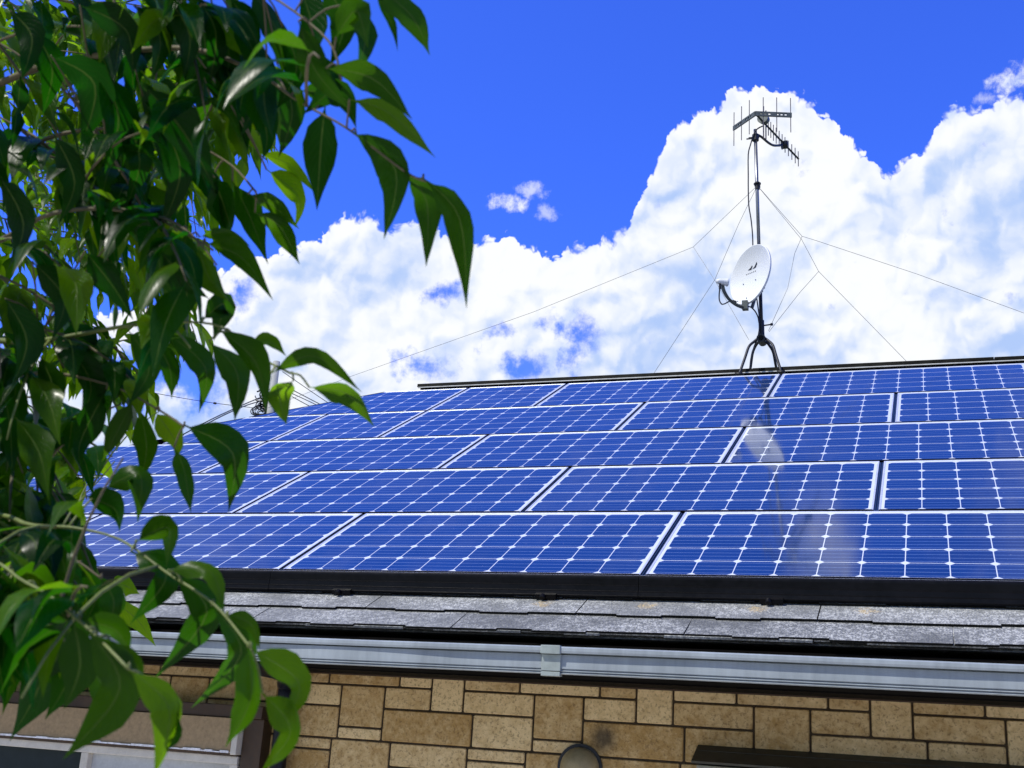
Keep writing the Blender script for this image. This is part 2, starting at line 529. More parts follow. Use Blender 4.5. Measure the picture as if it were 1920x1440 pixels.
M_GREYF = worn('grey green shutter face', (0.26, 0.26, 0.20), 0.6, 0.0, 0.2, 22.0)
M_VENT = worn('tan vent hood plastic', (0.30, 0.24, 0.12), 0.5, 0.0, 0.2, 26.0)
M_GALV = worn('galvanised mast', (0.24, 0.25, 0.26), 0.38, 0.75, 0.25, 12.0, streak=True)
M_DKSTEEL = worn('dark stained steel', (0.02, 0.021, 0.024), 0.5, 0.3, 0.4, 18.0)
M_DISH = worn('white painted dish', (0.68, 0.70, 0.72), 0.45, 0.0, 0.015, 2.0, 0.35, False, 0.0)
M_BOOM = worn('dark antenna boom', (0.018, 0.02, 0.022), 0.45, 0.3, 0.3, 14.0)
M_BAR = worn('weathered green grey bar', (0.10, 0.115, 0.105), 0.5, 0.4, 0.35, 22.0)
M_ROD = worn('dull antenna rod', (0.13, 0.115, 0.11), 0.45, 0.5, 0.25, 22.0)
M_CABLE = worn('black cable', (0.010, 0.010, 0.012), 0.5, 0.0, 0.2, 18.0)
M_WIRE = worn('thin grey wire', (0.07, 0.075, 0.085), 0.5, 0.3, 0.2, 18.0)
M_CONC = worn('utility pole concrete', (0.34, 0.35, 0.34), 0.85, 0.0, 0.2, 1.5)
M_SLATE_SHADOW = worn('slate edge shadow line', (0.012, 0.012, 0.010), 0.85, 0.0, 0.5, 30.0, 0.1)  # near-black edge faces paint in the shadow line below each course
M_BOUNCE = worn('pale concrete', (0.64, 0.60, 0.53), 0.85, 0.0, 0.12, 2.0, 0.2)
WALL_FOOT = 0.16
M_BARK = worn('green brown bark', (0.10, 0.085, 0.04), 0.8, 0.0, 0.35, 20.0)
M_TWIG = worn('yellow green twig', (0.12, 0.15, 0.03), 0.55, 0.0, 0.3, 30.0)
M_ORANGE = worn('amber insulator', (0.35, 0.22, 0.04), 0.4, 0.0, 0.3, 30.0)


def shade_attr(bm):
    return bm.faces.layers.float.new('shade')


# ------------------------------------------------------------------ ground
bm = bmesh.new()
s_ = 900
vs = [bm.verts.new((x, y, GROUND)) for x, y in ((-s_, -s_), (s_, -s_), (s_, s_), (-s_, s_))]
bm.faces.new(vs)
tag(obj('ground', bm, M_GROUND), 'bare pale earth around the house', None, None, 'structure')

bm = bmesh.new()
box(bm, (-9, -7.5, GROUND - 0.1), (11, WALL_FOOT, GROUND + 0.06), 0.01)  # unseen slab, added pale to throw sunlight up the wall
tag(obj('bounce_slab', bm, M_BOUNCE), 'unseen pale slab added to bounce sunlight onto the front wall of the house', None, None, 'structure')

# ------------------------------------------------------------------ house
house = thing('house', 'tan stone-walled house with a dark slate hip roof and pale grey gutter', 'house', (1.0, 0.15, GROUND))
HN = -0.09                                  # roof surface below the panel plane
YR = 4.2                                    # ridge line
XL, XR = -2.36, 6.2                         # ridge ends
YE = -0.33                                  # eave edge


def roof_z(y):
    return y * SP / CP + HN / CP


ZE, ZR = roof_z(YE), roof_z(YR)
RUN = YR - YE
EXL, EXR = XL - RUN, XR + RUN
YB = YR + RUN
WALLY = 0.15
ZSOF = -0.437

# roof: solid hip body a little below the slates
bm = bmesh.new()
dz = -0.022
c = [bm.verts.new(p) for p in ((EXL, YE + 0.045, ZE + dz + 0.02), (EXR, YE + 0.045, ZE + dz + 0.02), (EXR, YB, ZE + dz), (EXL, YB, ZE + dz))]
r = [bm.verts.new((XL, YR, ZR + dz)), bm.verts.new((XR, YR, ZR + dz))]
bm.faces.new((c[0], c[1], r[1], r[0]))
bm.faces.new((c[2], c[3], r[0], r[1]))
bm.faces.new((c[3], c[0], r[0]))
bm.faces.new((c[1], c[2], r[1]))
bm.faces.new(c[::-1])
roof = obj('roof', bm, M_SLATE, house)

# slate courses on the front slope: 0.91 m slates with stepped lower edges
bm = bmesh.new()
lay = shade_attr(bm)
rs = random.Random(5)
V0, EXP, SLW = -0.405, 0.172, 0.923


def slate(u0, u1, v_lo, v_hi, tilt):
    """one slate: stepped lower edge, thin, lying on the course below"""
    cuts = [u0]
    while u1 - cuts[-1] > 0.27:
        cuts.append(cuts[-1] + rs.uniform(0.11, 0.25))
    cuts.append(u1)
    sh = rs.random()
    step = rs.choice((0.0, 1.0))
    T = 0.0055
    for a, b in zip(cuts, cuts[1:]):
        step = 1.0 - step if rs.random() < 0.85 else step
        lo = v_lo + 0.011 * step + rs.uniform(-0.0015, 0.0015)
        ntop_lo, ntop_hi = HN + T + tilt, HN - 0.004
        P = []
        for n_off in (0.0, -T - 0.003):
            for (u, v, n) in ((a, lo, ntop_lo), (b, lo, ntop_lo), (b, v_hi, ntop_hi), (a, v_hi, ntop_hi)):
                P.append(bm.verts.new(onroof(u, v, n + n_off)))
        for j, f in enumerate(((0, 1, 2, 3), (7, 6, 5, 4), (0, 4, 5, 1), (1, 5, 6, 2), (2, 6, 7, 3), (3, 7, 4, 0))):
            fc_ = bm.faces.new([P[i] for i in f])
            fc_[lay] = sh
            fc_.material_index = 0 if j == 0 or tilt < 0 else 1


for ci in range(-1, 3):
    v_lo = V0 + EXP * max(ci, 0) if ci >= 0 else V0 + 0.004
    off = -0.049 if ci % 2 == 0 else 0.411
    k0 = int((-6.2 - off) / SLW)
    for k in range(k0, 14):
        u0 = off + k * SLW + 0.0025
        u1 = off + (k + 1) * SLW - 0.0025
        if u0 < -6.3 or u1 > 10:
            continue
        slate(u0, u1, v_lo, v_lo + EXP + 0.05, 0.004 if ci >= 0 else -0.0035)
obj('slates', bm, [M_SLATE, M_SLATE_SHADOW], roof)

# ridge cap in lengths, with a pale lower flange
bm = bmesh.new()
for a, b in ((XL - 0.06, 0.45), (0.455, 2.20), (2.205, 4.2), (4.205, XR)):
    up = 0.0 if a < 0 or a > 2.2 else 0.001
    z0 = ZR + 0.055 + up
    prism_x(bm, [(YR - 0.10, z0 - 0.035), (YR - 0.096, z0 - 0.008), (YR, z0 + 0.004), (YR + 0.096, z0 - 0.008), (YR + 0.10, z0 - 0.035), (YR + 0.09, z0 - 0.035), (YR, z0 - 0.02), (YR - 0.09, z0 - 0.035)], a, b)
cap = obj('ridge_cap', bm, M_RIDGE, roof)
bm = bmesh.new()
z0 = ZR + 0.055
prism_x(bm, [(YR - 0.108, z0 - 0.047), (YR - 0.108, z0 - 0.040), (YR - 0.095, z0 - 0.037), (YR - 0.095, z0 - 0.047)], XL - 0.05, XR)
obj('ridge_flashing', bm, M_RIDGEL, roof)
bm = bmesh.new()
box(bm, (XL - 0.03, YR - 0.094, ZR - 0.06), (XR, YR + 0.085, z0 - 0.03))
obj('ridge_board', bm, M_BLKMATT, roof)
# hip caps
for sx, xe, xr_ in ((-1, EXL, XL), (1, EXR, XR)):
    for ye in (YE, YB):
        bm = bmesh.new()
        tube(bm, [(xe, ye, ZE - 0.005), (xr_, YR, ZR - 0.005)], 0.03, 6)
        obj('hip_cap', bm, M_RIDGE, roof)

# soffit and fascia
bm = bmesh.new()
box(bm, (EXL + 0.03, YE + 0.05, ZSOF), (EXR - 0.03, YB - 0.05, ZSOF + 0.012))
obj('soffit', bm, M_SOFFIT, house)
bm = bmesh.new()
box(bm, (EXL + 0.03, YE + 0.035, ZSOF - 0.004), (EXR - 0.03, YE + 0.05, ZE - 0.03))
obj('fascia', bm, M_SOFFIT, house)
bm = bmesh.new()
box(bm, (EXL + 0.03, YB - 0.05, ZSOF - 0.004), (EXR - 0.03, YB - 0.035, ZE - 0.03))
obj('fascia', bm, M_SOFFIT, house)
bm = bmesh.new()
box(bm, (EXL + 0.5, WALLY - 0.012, ZSOF - 0.006), (EXR - 0.5, WALLY - 0.002, ZSOF))
obj('eave_trim', bm, M_DKBROWN, house)

# walls: grout backing and raised stone faces
WX0, WX1 = EXL + 0.55, EXR - 0.55
WYB = YB - 0.5
bm = bmesh.new()
lay = shade_attr(bm)
box(bm, (WX0, WALLY + 0.004, GROUND), (WX1, WYB, ZSOF))
for f in bm.faces:
    f.material_index = 1
rw = random.Random(3)


def stone(u0, u1, z0, z1, depth=0.008):
    if u1 < WX0 or u0 > WX1:
        return
    u0, u1 = max(u0, WX0), min(u1, WX1)
    gpx = 0.0029
    u0 += gpx; u1 -= gpx; z0 += gpx; z1 -= gpx
    if z0 < GROUND:
        z0 = GROUND
    if z1 - z0 < 0.01 or u1 - u0 < 0.01:
        return
    y0, y1 = WALLY + 0.006, WALLY - depth + rw.uniform(-0.0015, 0.0015) + 0.006
    i_ = 0.004
    sh = rw.random()

    def loop(e, y, k=3):
        pts = []
        r_ = 0.007 - e * 0.6
        for cx, cz, a0 in ((u0 + e + r_, z0 + e + r_, math.pi), (u1 - e - r_, z0 + e + r_, 1.5 * math.pi), (u1 - e - r_, z1 - e - r_, 0), (u0 + e + r_, z1 - e - r_, 0.5 * math.pi)):
            for j in range(k):
                t = a0 + j * (math.pi / 2) / (k - 1)
                pts.append(bm.verts.new((cx + r_ * math.cos(t), y, cz + r_ * math.sin(t))))
        return pts
    A, B = loop(0, y0), loop(i_, y1)
    n = len(A)
    for j in range(n):
        bm.faces.new((A[j], A[(j + 1) % n], B[(j + 1) % n], B[j]))[lay] = sh
    bm.faces.new(B)[lay] = sh


PER = 0.905
zl = [-0.434, -0.484, -0.577, -0.662, -0.714, -0.764, -0.845, -0.99]
for band in range(4):
    dzb = -0.556 * band
    for k in range(-10, 14):
        o_ = 0.739 + k * PER
        Z = [z + dzb for z in zl]
        stone(o_, o_ + .252, Z[1], Z[0]); stone(o_ + .252, o_ + .600, Z[1], Z[0]); stone(o_ + .600, o_ + .754, Z[1], Z[0])
        stone(o_ + .754, o_ + .905, Z[2], Z[0])
        stone(o_, o_ + .319, Z[2], Z[1]); stone(o_ + .319, o_ + .533, Z[3], Z[1]); stone(o_ + .319, o_ + .533, Z[4], Z[3])
        stone(o_ + .533, o_ + .754, Z[2], Z[1]); stone(o_ + .048, o_ + .319, Z[4], Z[2]); stone(o_ + .533, o_ + .953, Z[4], Z[2])
        q_ = -0.778 + k * PER
        stone(q_, q_ + .287, Z[6], Z[4]); stone(q_ + .287, q_ + .645, Z[6] + .03, Z[4]); stone(q_ + .287, q_ + .645, Z[7], Z[6] + .03)
        stone(q_ + .645, q_ + .905, Z[5], Z[4]); stone(q_ + .645, q_ + .905, Z[7], Z[5]); stone(q_, q_ + .17, Z[7], Z[6]); stone(q_ + .17, q_ + .287, Z[7], Z[6])
wall = obj('wall', bm, [M_STONE, M_GROUT], house)

# gutter: lip, plain face with a sag, two ribs, trough
bm = bmesh.new()
prof = [(-0.340, -0.345, 0), (-0.405, -0.425, .3), (-0.426, -0.4280, .6), (-0.4315, -0.4245, .8), (-0.4235, -0.4195, .8), (-0.4315, -0.4160, 1), (-0.4235, -0.4105, 1), (-0.4310, -0.4070, 1),
        (-0.4310, -0.395, 1), (-0.4300, -0.375, 1), (-0.4295, -0.3580, 1), (-0.418, -0.3570, .5), (-0.418, -0.3485, 0), (-0.4420, -0.3480, 0), (-0.4430, -0.3530, 0), (-0.4460, -0.3530, 0), (-0.4478, -0.345, 0), (-0.4470, -0.334, 0), (-0.441, -0.329, 0),
        (-0.430, -0.332, 0), (-0.4155, -0.345, 0), (-0.4155, -0.395, 0), (-0.400, -0.418, 0), (-0.352, -0.340, 0)]
rings = []
xs = [EXL - 0.03 + 0.12 * i for i in range(int((EXR - EXL + 0.06) / 0.12) + 1)]
for x in xs:
    t = max(0.0, 1 - abs((x + 0.47) / 0.55))
    bul = -0.0075 * (t * t * (3 - 2 * t)) + 0.0006 * math.sin(x * 5.1) + 0.0005 * math.sin(x * 11.3)
    sag = 0.0012 * math.sin(x * 2.2)
    rings.append([bm.verts.new((x, y + bul * k, z + sag)) for y, z, k in prof])
for a, b in zip(rings, rings[1:]):
    for i in range(len(prof)):
        j = (i + 1) % len(prof)
        bm.faces.new((a[i], a[j], b[j], b[i]))
bm.faces.new(rings[0]); bm.faces.new(rings[-1][::-1])
gut = obj('gutter', bm, M_GUT, house)
for x0 in (0.372, 2.9, -2.2, 5.2):
    bm = bmesh.new()
    box(bm, (x0, -0.4535, -0.356), (x0 + 0.076, -0.432, -0.3245), 0.003)
    box(bm, (x0 + 0.002, -0.4385, -0.416), (x0 + 0.075, -0.426, -0.357), 0.002)
    box(bm, (x0 + 0.002, -0.441, -0.4345), (x0 + 0.075, -0.41, -0.4185), 0.002)
    obj('gutter_clip', bm, M_CLIP, gut)

# downpipe with an elbow from the gutter
bm = bmesh.new()
e = at_y(552, 1268, 0.06)
px_ = at_y(532, 1310, 0.075).x
tube(bm, spline([(px_ + 0.13, -0.385, -0.425), (px_ + 0.12, -0.34, -0.445), (px_ + 0.10, -0.18, -0.452), (px_ + 0.055, -0.02, -0.466), (px_ + 0.008, 0.06, -0.50), (px_, 0.088, -0.56), (px_, 0.088, GROUND)], 5), 0.036, 14)
tube(bm, [(px_, 0.088, -0.60), (px_, 0.088, -0.655)], 0.0405, 14)
obj('downpipe', bm, M_PIPE, house, True)

# vent hood
bm = bmesh.new()
vc = at_y(1088, 1440, WALLY)
vr = 0.082
prev = None
for i in range(9):
    t = math.radians(90 * i / 8)
    ring = [bm.verts.new((vc.x + vr * math.cos(t) * math.cos(a), WALLY - 0.004 - vr * 0.95 * math.sin(t), vc.z + vr * math.cos(t) * math.sin(a))) for a in [2 * math.pi * k / 24 for k in range(24)]]
    if prev:
        for k in range(24):
            bm.faces.new((prev[k], prev[(k + 1) % 24], ring[(k + 1) % 24], ring[k]))
    prev = ring
bmesh.ops.remove_doubles(bm, verts=bm.verts[:], dist=0.0004)
vh = obj('vent_hood', bm, M_VENT, house, True)
bm = bmesh.new()
tube(bm, [(vc.x, WALLY + 0.004, vc.z), (vc.x, WALLY - 0.010, vc.z)], vr + 0.012, 32)
obj('vent_flange', bm, M_DKSTEEL, vh)


# left window with a shutter box on top
def window(x0, x1, ztop, boxh, hood):
    w_ = bpy.data.objects.new('window', None)
    COL.objects.link(w_)
    w_.parent = house
    w_.location = Vector(((x0 + x1) / 2, WALLY, ztop - 1.4)) - house.location
    zb = ztop - boxh
    if not hood:
        bm = bmesh.new()
        box(bm, (x0 - 0.05, 0.05, ztop - 0.055), (x1 + 0.11, WALLY + 0.003, ztop), 0.004)
        box(bm, (x1 + 0.012, 0.075, ztop - 1.5), (x1 + 0.11, WALLY + 0.003, ztop - 0.056), 0.003)
        obj('window_surround', bm, M_DKBROWN, w_)
        bm = bmesh.new()
        box(bm, (x0, 0.04, zb), (x1 - 0.025, 0.14, ztop - 0.057), 0.003)
        obj('shutter_box', bm, M_BROWN, w_)
        bm = bmesh.new()
        box(bm, (x1 - 0.022, 0.036, zb - 0.012), (x1 + 0.008, 0.14, ztop - 0.062), 0.004)
        obj('shutter_box_end', bm, M_CREAM, w_)
        bm = bmesh.new()
        rl = random.Random(8)
        x = x0
        while x < x1 - 0.03:
            n_ = x + rl.uniform(0.02, 0.07)
            box(bm, (x, 0.034 - rl.uniform(0, 0.004), zb - 0.006), (min(n_, x1 - 0.03), 0.06, zb + rl.uniform(0.0, 0.006) - 0.001))
            x = n_ + 0.0005
        obj('ledge', bm, M_WHITEW, w_)
        bm = bmesh.new()
        box(bm, (x0, 0.052, zb - 0.018), (x1, 0.13, zb - 0.007))
        obj('shutter_slot', bm, M_DKBROWN, w_)
    else:
        bm = bmesh.new()
        a = [(WALLY + 0.002, ztop), (WALLY + 0.002, ztop - 0.02), (0.075, ztop - 0.062), (0.02, ztop - 0.070), (0.015, ztop - 0.062)]
        prism_x(bm, a, x0, x1)
        box(bm, (x0 + 0.01, 0.10, ztop - 0.075), (x1 - 0.01, WALLY + 0.003, ztop - 0.022))
        obj('window_hood', bm, M_OLIVE, w_)
        bm = bmesh.new()
        box(bm, (x0 + 0.012, 0.06, zb), (x1 - 0.012, WALLY + 0.003, ztop - 0.0765), 0.003)
        obj('shutter_box', bm, M_GREYF, w_)
    zf = zb - 0.019 if not hood else zb - 0.002
    bm = bmesh.new()
    zbot = ztop - 1.5
    box(bm, (x0, 0.07, zf - 0.035), (x1, WALLY + 0.003, zf), 0.003)
    box(bm, (x0, 0.07, zbot), (x1, WALLY + 0.003, zbot + 0.05), 0.003)
    nm = 3
    for i in range(nm):
        xx = x0 + (x1 - x0 - 0.04) * i / (nm - 1)
        box(bm, (xx, 0.075, zbot + 0.0505), (xx + 0.04, WALLY + 0.003, zf - 0.0355), 0.003)
    obj('window_frame', bm, M_CREAM, w_)
    for i in range(nm - 1):
        xa = x0 + (x1 - x0 - 0.04) * i / (nm - 1) + 0.0405
        xb = x0 + (x1 - x0 - 0.04) * (i + 1) / (nm - 1) - 0.0005
        bm = bmesh.new()
        box(bm, (xa, 0.11, zbot + 0.051), (xb, 0.118, zf - 0.036))
        obj('pane', bm, M_FROST if (i == 1 and not hood) else M_GLASS, w_)


window(-2.85, -1.19, -0.600, 0.20, False)
window(0.842, 2.75, -0.640, 0.22, True)

# ------------------------------------------------------------------ solar panels
PV, GAP, CELL = 0.87, 0.022, 0.1614


def hip_u(v):
    return -2.375 - (4.55 - v) * 0.947


def clip_poly(poly):
    """keep the part right of the sloping roof edge"""
    out = []
    for i in range(len(poly)):
        a, b = poly[i], poly[(i + 1) % len(poly)]
        da, db = a[0] - hip_u(a[1]), b[0] - hip_u(b[1])
        if da >= 0:
            out.append(a)
        if (da >= 0) != (db >= 0):
            t = da / (da - db)
            out.append((a[0] + (b[0] - a[0]) * t, a[1] + (b[1] - a[1]) * t))
    return out


def inset(poly, d):
    n = len(poly)
    out = []
    for i in range(n):
        p0, p1, p2 = Vector(poly[i - 1]), Vector(poly[i]), Vector(poly[(i + 1) % n])
        e1, e2 = (p1 - p0).normalized(), (p2 - p1).normalized()
        n1, n2 = Vector((-e1.y, e1.x)), Vector((-e2.y, e2.x))
        bis = (n1 + n2)
        k = d / max(0.2, bis.dot(n1))
        out.append(tuple(p1 + bis * k))
    return out


def solar_panel(row, u0, u1, label, group='solar panels on the roof'):
    v0 = row * PV
    v1 = v0 + PV - 0.019
    a, b = u0 + GAP / 2, u1 - GAP / 2
    poly = clip_poly([(a, v0), (b, v0), (b, v1), (a, v1)])
    cu, cv_ = sum(p[0] for p in poly) / len(poly), sum(p[1] for p in poly) / len(poly)
    t = thing('solar_panel', label, 'solar panel', onroof(cu, v0, -0.035), group)
    clipped = len(poly) != 4 or poly[0][0] > a + 1e-6
    # frame ring
    bm = bmesh.new()
    inn = inset(poly, 0.0095)
    H0, H1, HG = -0.036, 0.0, -0.0018
    n = len(poly)
    rings = []
    for pl, h in ((poly, H0), (poly, H1 - 0.0012), (inset(poly, 0.0012), H1), (inset(poly, 0.0085), H1), (inn, H1 - 0.001), (inn, HG - 0.002)):
        rings.append([bm.verts.new(onroof(p[0], p[1], h)) for p in pl])
    for q, w in zip(rings, rings[1:]):
        for i in range(n):
            f = bm.faces.new((q[i], q[(i + 1) % n], w[(i + 1) % n], w[i]))
            p0, p1 = Vector(poly[i]), Vector(poly[(i + 1) % n])
            sl = abs(p1.y - p0.y) > 0.01 and abs(p1.x - p0.x) > 0.01
            lowedge = p0.y < v0 + 0.01 and p1.y < v0 + 0.01  # silver frame turns black here: shade of the row gap painted in
            f.material_index = 1 if (sl or lowedge or (q is rings[0])) else 0
    obj('panel_frame', bm, [M_ALU, M_BLACK], t)
    # glass with the cells
    bm = bmesh.new()
    uvl = bm.loops.layers.uv.new('UVMap')
    cl = bm.faces.layers.float.new('cells')
    nc = 10 if (u1 - u0) > 1.2 else 5
    wid = b - a - 2 * 0.0215
    pit = wid / nc
    f = bm.faces.new([bm.verts.new(onroof(p[0], p[1], HG)) for p in inset(poly, 0.009)])
    f[cl] = float(nc)
    for lp, p in zip(f.loops, inset(poly, 0.009)):
        lp[uvl].uv = ((p[0] - a - 0.0215) / pit, (p[1] - v0 - 0.0125) / CELL)
    obj('cell_sheet', bm, M_CELL, t)
    # back tray
    bm = bmesh.new()
    inb = inset(poly, 0.012)
    lo = [bm.verts.new(onroof(p[0], p[1], -0.034)) for p in inb]
    hi = [bm.verts.new(onroof(p[0], p[1], HG - 0.003)) for p in inb]
    for i in range(n):
        bm.faces.new((lo[i], lo[(i + 1) % n], hi[(i + 1) % n], hi[i]))
    bm.faces.new(lo[::-1]); bm.faces.new(hi)
    obj('back_tray', bm, M_BLKMATT, t)
    return t


ROWNAME = ['lowest row above the black skirt', 'second row from the bottom', 'middle row', 'fourth row up', 'top row under the ridge']
PANELS = [
    (0, -4.4034, -2.7234, 'solar panel in lowest row, mostly hidden behind leaves at the picture edge'),
    (0, -2.7234, -1.0434, 'solar panel in lowest row with the hanging leaf spray over its left end'),
    (0, -1.0434, 0.6366, 'solar panel in lowest row, whole and unshaded, in the middle of that row'),
    (0, 0.6366, 2.3166, 'solar panel in lowest row with a pale blurred reflection across it'),
    (1, -3.5339, -1.8539, 'solar panel in second row from bottom, left end behind the leaves'),
    (1, -1.8539, -0.1739, 'solar panel in second row from bottom, clear and left of its row centre'),
    (1, -0.1739, 1.5061, 'solar panel in second row from bottom, below the one reflecting the dish'),
    (1, 1.5061, 3.1861, 'solar panel in second row from bottom, cut by the right picture edge'),
    (1, -5.2139, -3.5339, 'solar panel in second row from bottom, trimmed at its left and buried in leaves'),
    (2, -5.1963, -4.3563, 'small trimmed corner of solar panel in middle row at the far left behind leaves'),
    (2, -4.3563, -2.6763, 'trimmed solar panel at the sloping edge of the middle row, behind leaves'),
    (2, -2.6763, -0.9963, 'solar panel in middle row, full length, right of the leaf tips'),
    (2, -0.9963, 0.6837, 'solar panel in middle row, just left of the white dish reflection'),
    (2, 0.6837, 2.3637, 'solar panel in middle row with the white dish reflection in its left end'),
    (3, -3.6, -2.664, 'trimmed solar panel at sloping edge of fourth row, under the far utility pole'),
    (3, -2.664, -1.816, 'half-length solar panel in fourth row beside the trimmed end panel'),
    (3, -1.816, -0.136, 'solar panel in fourth row with the long leaf tip ending at its left'),
    (3, -0.136, 1.544, 'solar panel in fourth row with the dark mast reflection crossing it'),
    (3, 1.544, 3.224, 'solar panel in fourth row, cut by the right picture edge'),
    (4, -3.6, -1.816, 'trimmed solar panel at left end of top row beside the ridge end'),
    (4, -1.816, -0.968, 'half-length solar panel in top row between trimmed and full panels'),
    (4, -0.968, 0.712, 'solar panel in top row directly below the antenna tripod'),
    (4, 0.712, 2.392, 'solar panel in top row to the right of the antenna tripod'),
]
for r_, a_, b_, lb in PANELS:
    solar_panel(r_, a_, b_, lb)
# dark joint rails that show between neighbours
rail = thing('mounting_rack', 'dark rails showing in the joints between the solar panels', 'mounting rack', onroof(0, 2, -0.09))
for r_, a_, b_, lb in PANELS:
    if b_ < 3.0:
        bm = bmesh.new()
        prof = [(-0.0105, -0.03), (-0.0105, -0.0065), (-0.0025, -0.0065), (-0.0015, -0.012), (0.0015, -0.012), (0.0025, -0.0065), (0.0105, -0.0065), (0.0105, -0.03)]
        A = [bm.verts.new(onroof(b_ + s_x, r_ * PV, n_)) for s_x, n_ in prof]
        B = [bm.verts.new(onroof(b_ + s_x, r_ * PV + PV - 0.019, n_)) for s_x, n_ in prof]
        for i in range(8):
            bm.faces.new((A[i], A[(i + 1) % 8], B[(i + 1) % 8], B[i]))
        bm.faces.new(A[::-1]); bm.faces.new(B)
        obj('joint_rail', bm, M_PBLK, rail)
for row in range(1, 6):
    bm = bmesh.new()
    v = row * PV - 0.0095
    ul = hip_u(v) + 0.06
    P = []
    for n_ in (-0.07, -0.024):
        for u, w in ((max(ul, -5.2), v - 0.0085), (3.2, v - 0.0085), (3.2, v + 0.0085), (max(ul, -5.2), v + 0.0085)):
            P.append(bm.verts.new(onroof(u, w, n_)))
    for f in ((0, 1, 5, 4), (1, 2, 6, 5), (2, 3, 7, 6), (3, 0, 4, 7), (4, 5, 6, 7), (3, 2, 1, 0)):
        bm.faces.new([P[i] for i in f])
    obj('cross_rail', bm, M_BLKMATT, rail)
# side closure along the sloping edge, standing on the slates
bm = bmesh.new()
pa, pb_ = (hip_u(-0.02), -0.02), (hip_u(4.352), 4.352)
P = []
for n_ in (HN + 0.004, -0.012):
    for (u, v) in ((pa[0] + 0.03, pa[1]), (pa[0] + 0.055, pa[1]), (pb_[0] + 0.055, pb_[1]), (pb_[0] + 0.03, pb_[1])):
        P.append(bm.verts.new(onroof(u, v, n_ - 0.03 * (n_ > -0.05))))
for f in ((0, 1, 5, 4), (1, 2, 6, 5), (2, 3, 7, 6), (3, 0, 4, 7), (4, 5, 6, 7), (3, 2, 1, 0)):
    bm.faces.new([P[i] for i in f])
obj('edge_rail', bm, M_BLKMATT, rail)

# black skirt along the lower edge
sk = thing('panel_skirt', 'long black ribbed metal skirt along the lower edge of the solar panels', 'panel skirt', onroof(0, -0.05, -0.09))
for a_, b_ in ((-6.6, -4.44), (-4.438, -2.76), (-2.758, -1.081), (-1.079, 0.624), (0.626, 2.30), (2.302, 4.0)):
    bm = bmesh.new()
    prof = [(-0.006, -0.002), (-0.012, -0.0005), (-0.021, -0.004), (-0.0255, -0.0105), (-0.036, -0.034), (-0.0385, -0.034), (-0.0395, -0.037), (-0.049, -0.053), (-0.0520, -0.053), (-0.0525, -0.0565), (-0.061, -0.068), (-0.0650, -0.068), (-0.0650, -0.0715), (-0.058, -0.082), (-0.03, -0.082), (-0.006, -0.03)]
    A = [bm.verts.new(onroof(a_, v, n)) for v, n in prof]
    B = [bm.verts.new(onroof(b_, v, n)) for v, n in prof]
    for i in range(len(prof)):
        j = (i + 1) % len(prof)
        f = bm.faces.new((A[i], A[j], B[j], B[i]))
        f.material_index = 1 if i in (0,) else 0
    bm.faces.new(A[::-1]); bm.faces.new(B)
    obj('skirt_cover', bm, [M_BLACK, M_ALU], sk)
for ub in (-0.714, 0.229, 1.142):
    bm = bmesh.new()
    for i, (u0, u1, v0, v1, n0, n1) in enumerate(((ub - 0.035, ub + 0.055, -0.078, -0.03, -0.084, -0.064),)):
        P = [bm.verts.new(onroof(u, v, n)) for u in (u0, u1) for v in (v0, v1) for n in (n0, n1)]
        for f in ((0, 1, 3, 2), (4, 6, 7, 5), (0, 4, 5, 1), (2, 3, 7, 6), (0, 2, 6, 4), (1, 5, 7, 3)):
            bm.faces.new([P[j] for j in f])
    tube(bm, [onroof(ub, -0.074, -0.071), onroof(ub, -0.088, -0.073), onroof(ub, -0.092, -0.074)], [0.0125, 0.0125, 0.009], 12)
    obj('skirt_bracket', bm, M_BLACK, sk)

# ------------------------------------------------------------------ antenna mast on the ridge
YM = YR
hub = at_y(1428, 622, YM)
mtop = at_y(1416, 243, YM)
mast = thing('antenna_mast', 'grey steel antenna mast on a dark four-legged ridge stand', 'antenna mast', (hub.x, YM, ZR))
md = (mtop - hub).normalized()
bm = bmesh.new()
tube(bm, [hub + md * 0.62, mtop], 0.0140, 14)
obj('pole', bm, M_GALV, mast, True)
bm = bmesh.new()
tube(bm, [hub - md * 0.10, hub + md * 0.62], 0.0145, 14)
obj('lower_pole', bm, M_DKSTEEL, mast, True)
bm = bmesh.new()
tube(bm, [hub - md * 0.035, hub + md * 0.095], 0.0225, 12)
tube(bm, [hub + md * 0.05, hub + md * 0.05 + Vector((0.085, -0.02, 0))], 0.006, 8)
tube(bm, [hub + md * 0.05 + Vector((0.075, -0.018, 0)), hub + md * 0.05 + Vector((0.092, -0.021, 0))], 0.011, 6)
tube(bm, [hub - md * 0.07 + Vector((0, -0.055, 0)), hub - md * 0.07 + Vector((0, 0.055, 0))], 0.035, 14)
obj('hub', bm, M_DKSTEEL, mast)
bm = bmesh.new()
tube(bm, [hub - md * 0.07 + Vector((0, -0.0555, 0)), hub - md * 0.07 + Vector((0, -0.062, 0))], 0.020, 14)
obj('hub_cap', bm, M_RIDGE, mast)
h0 = hub - md * 0.06
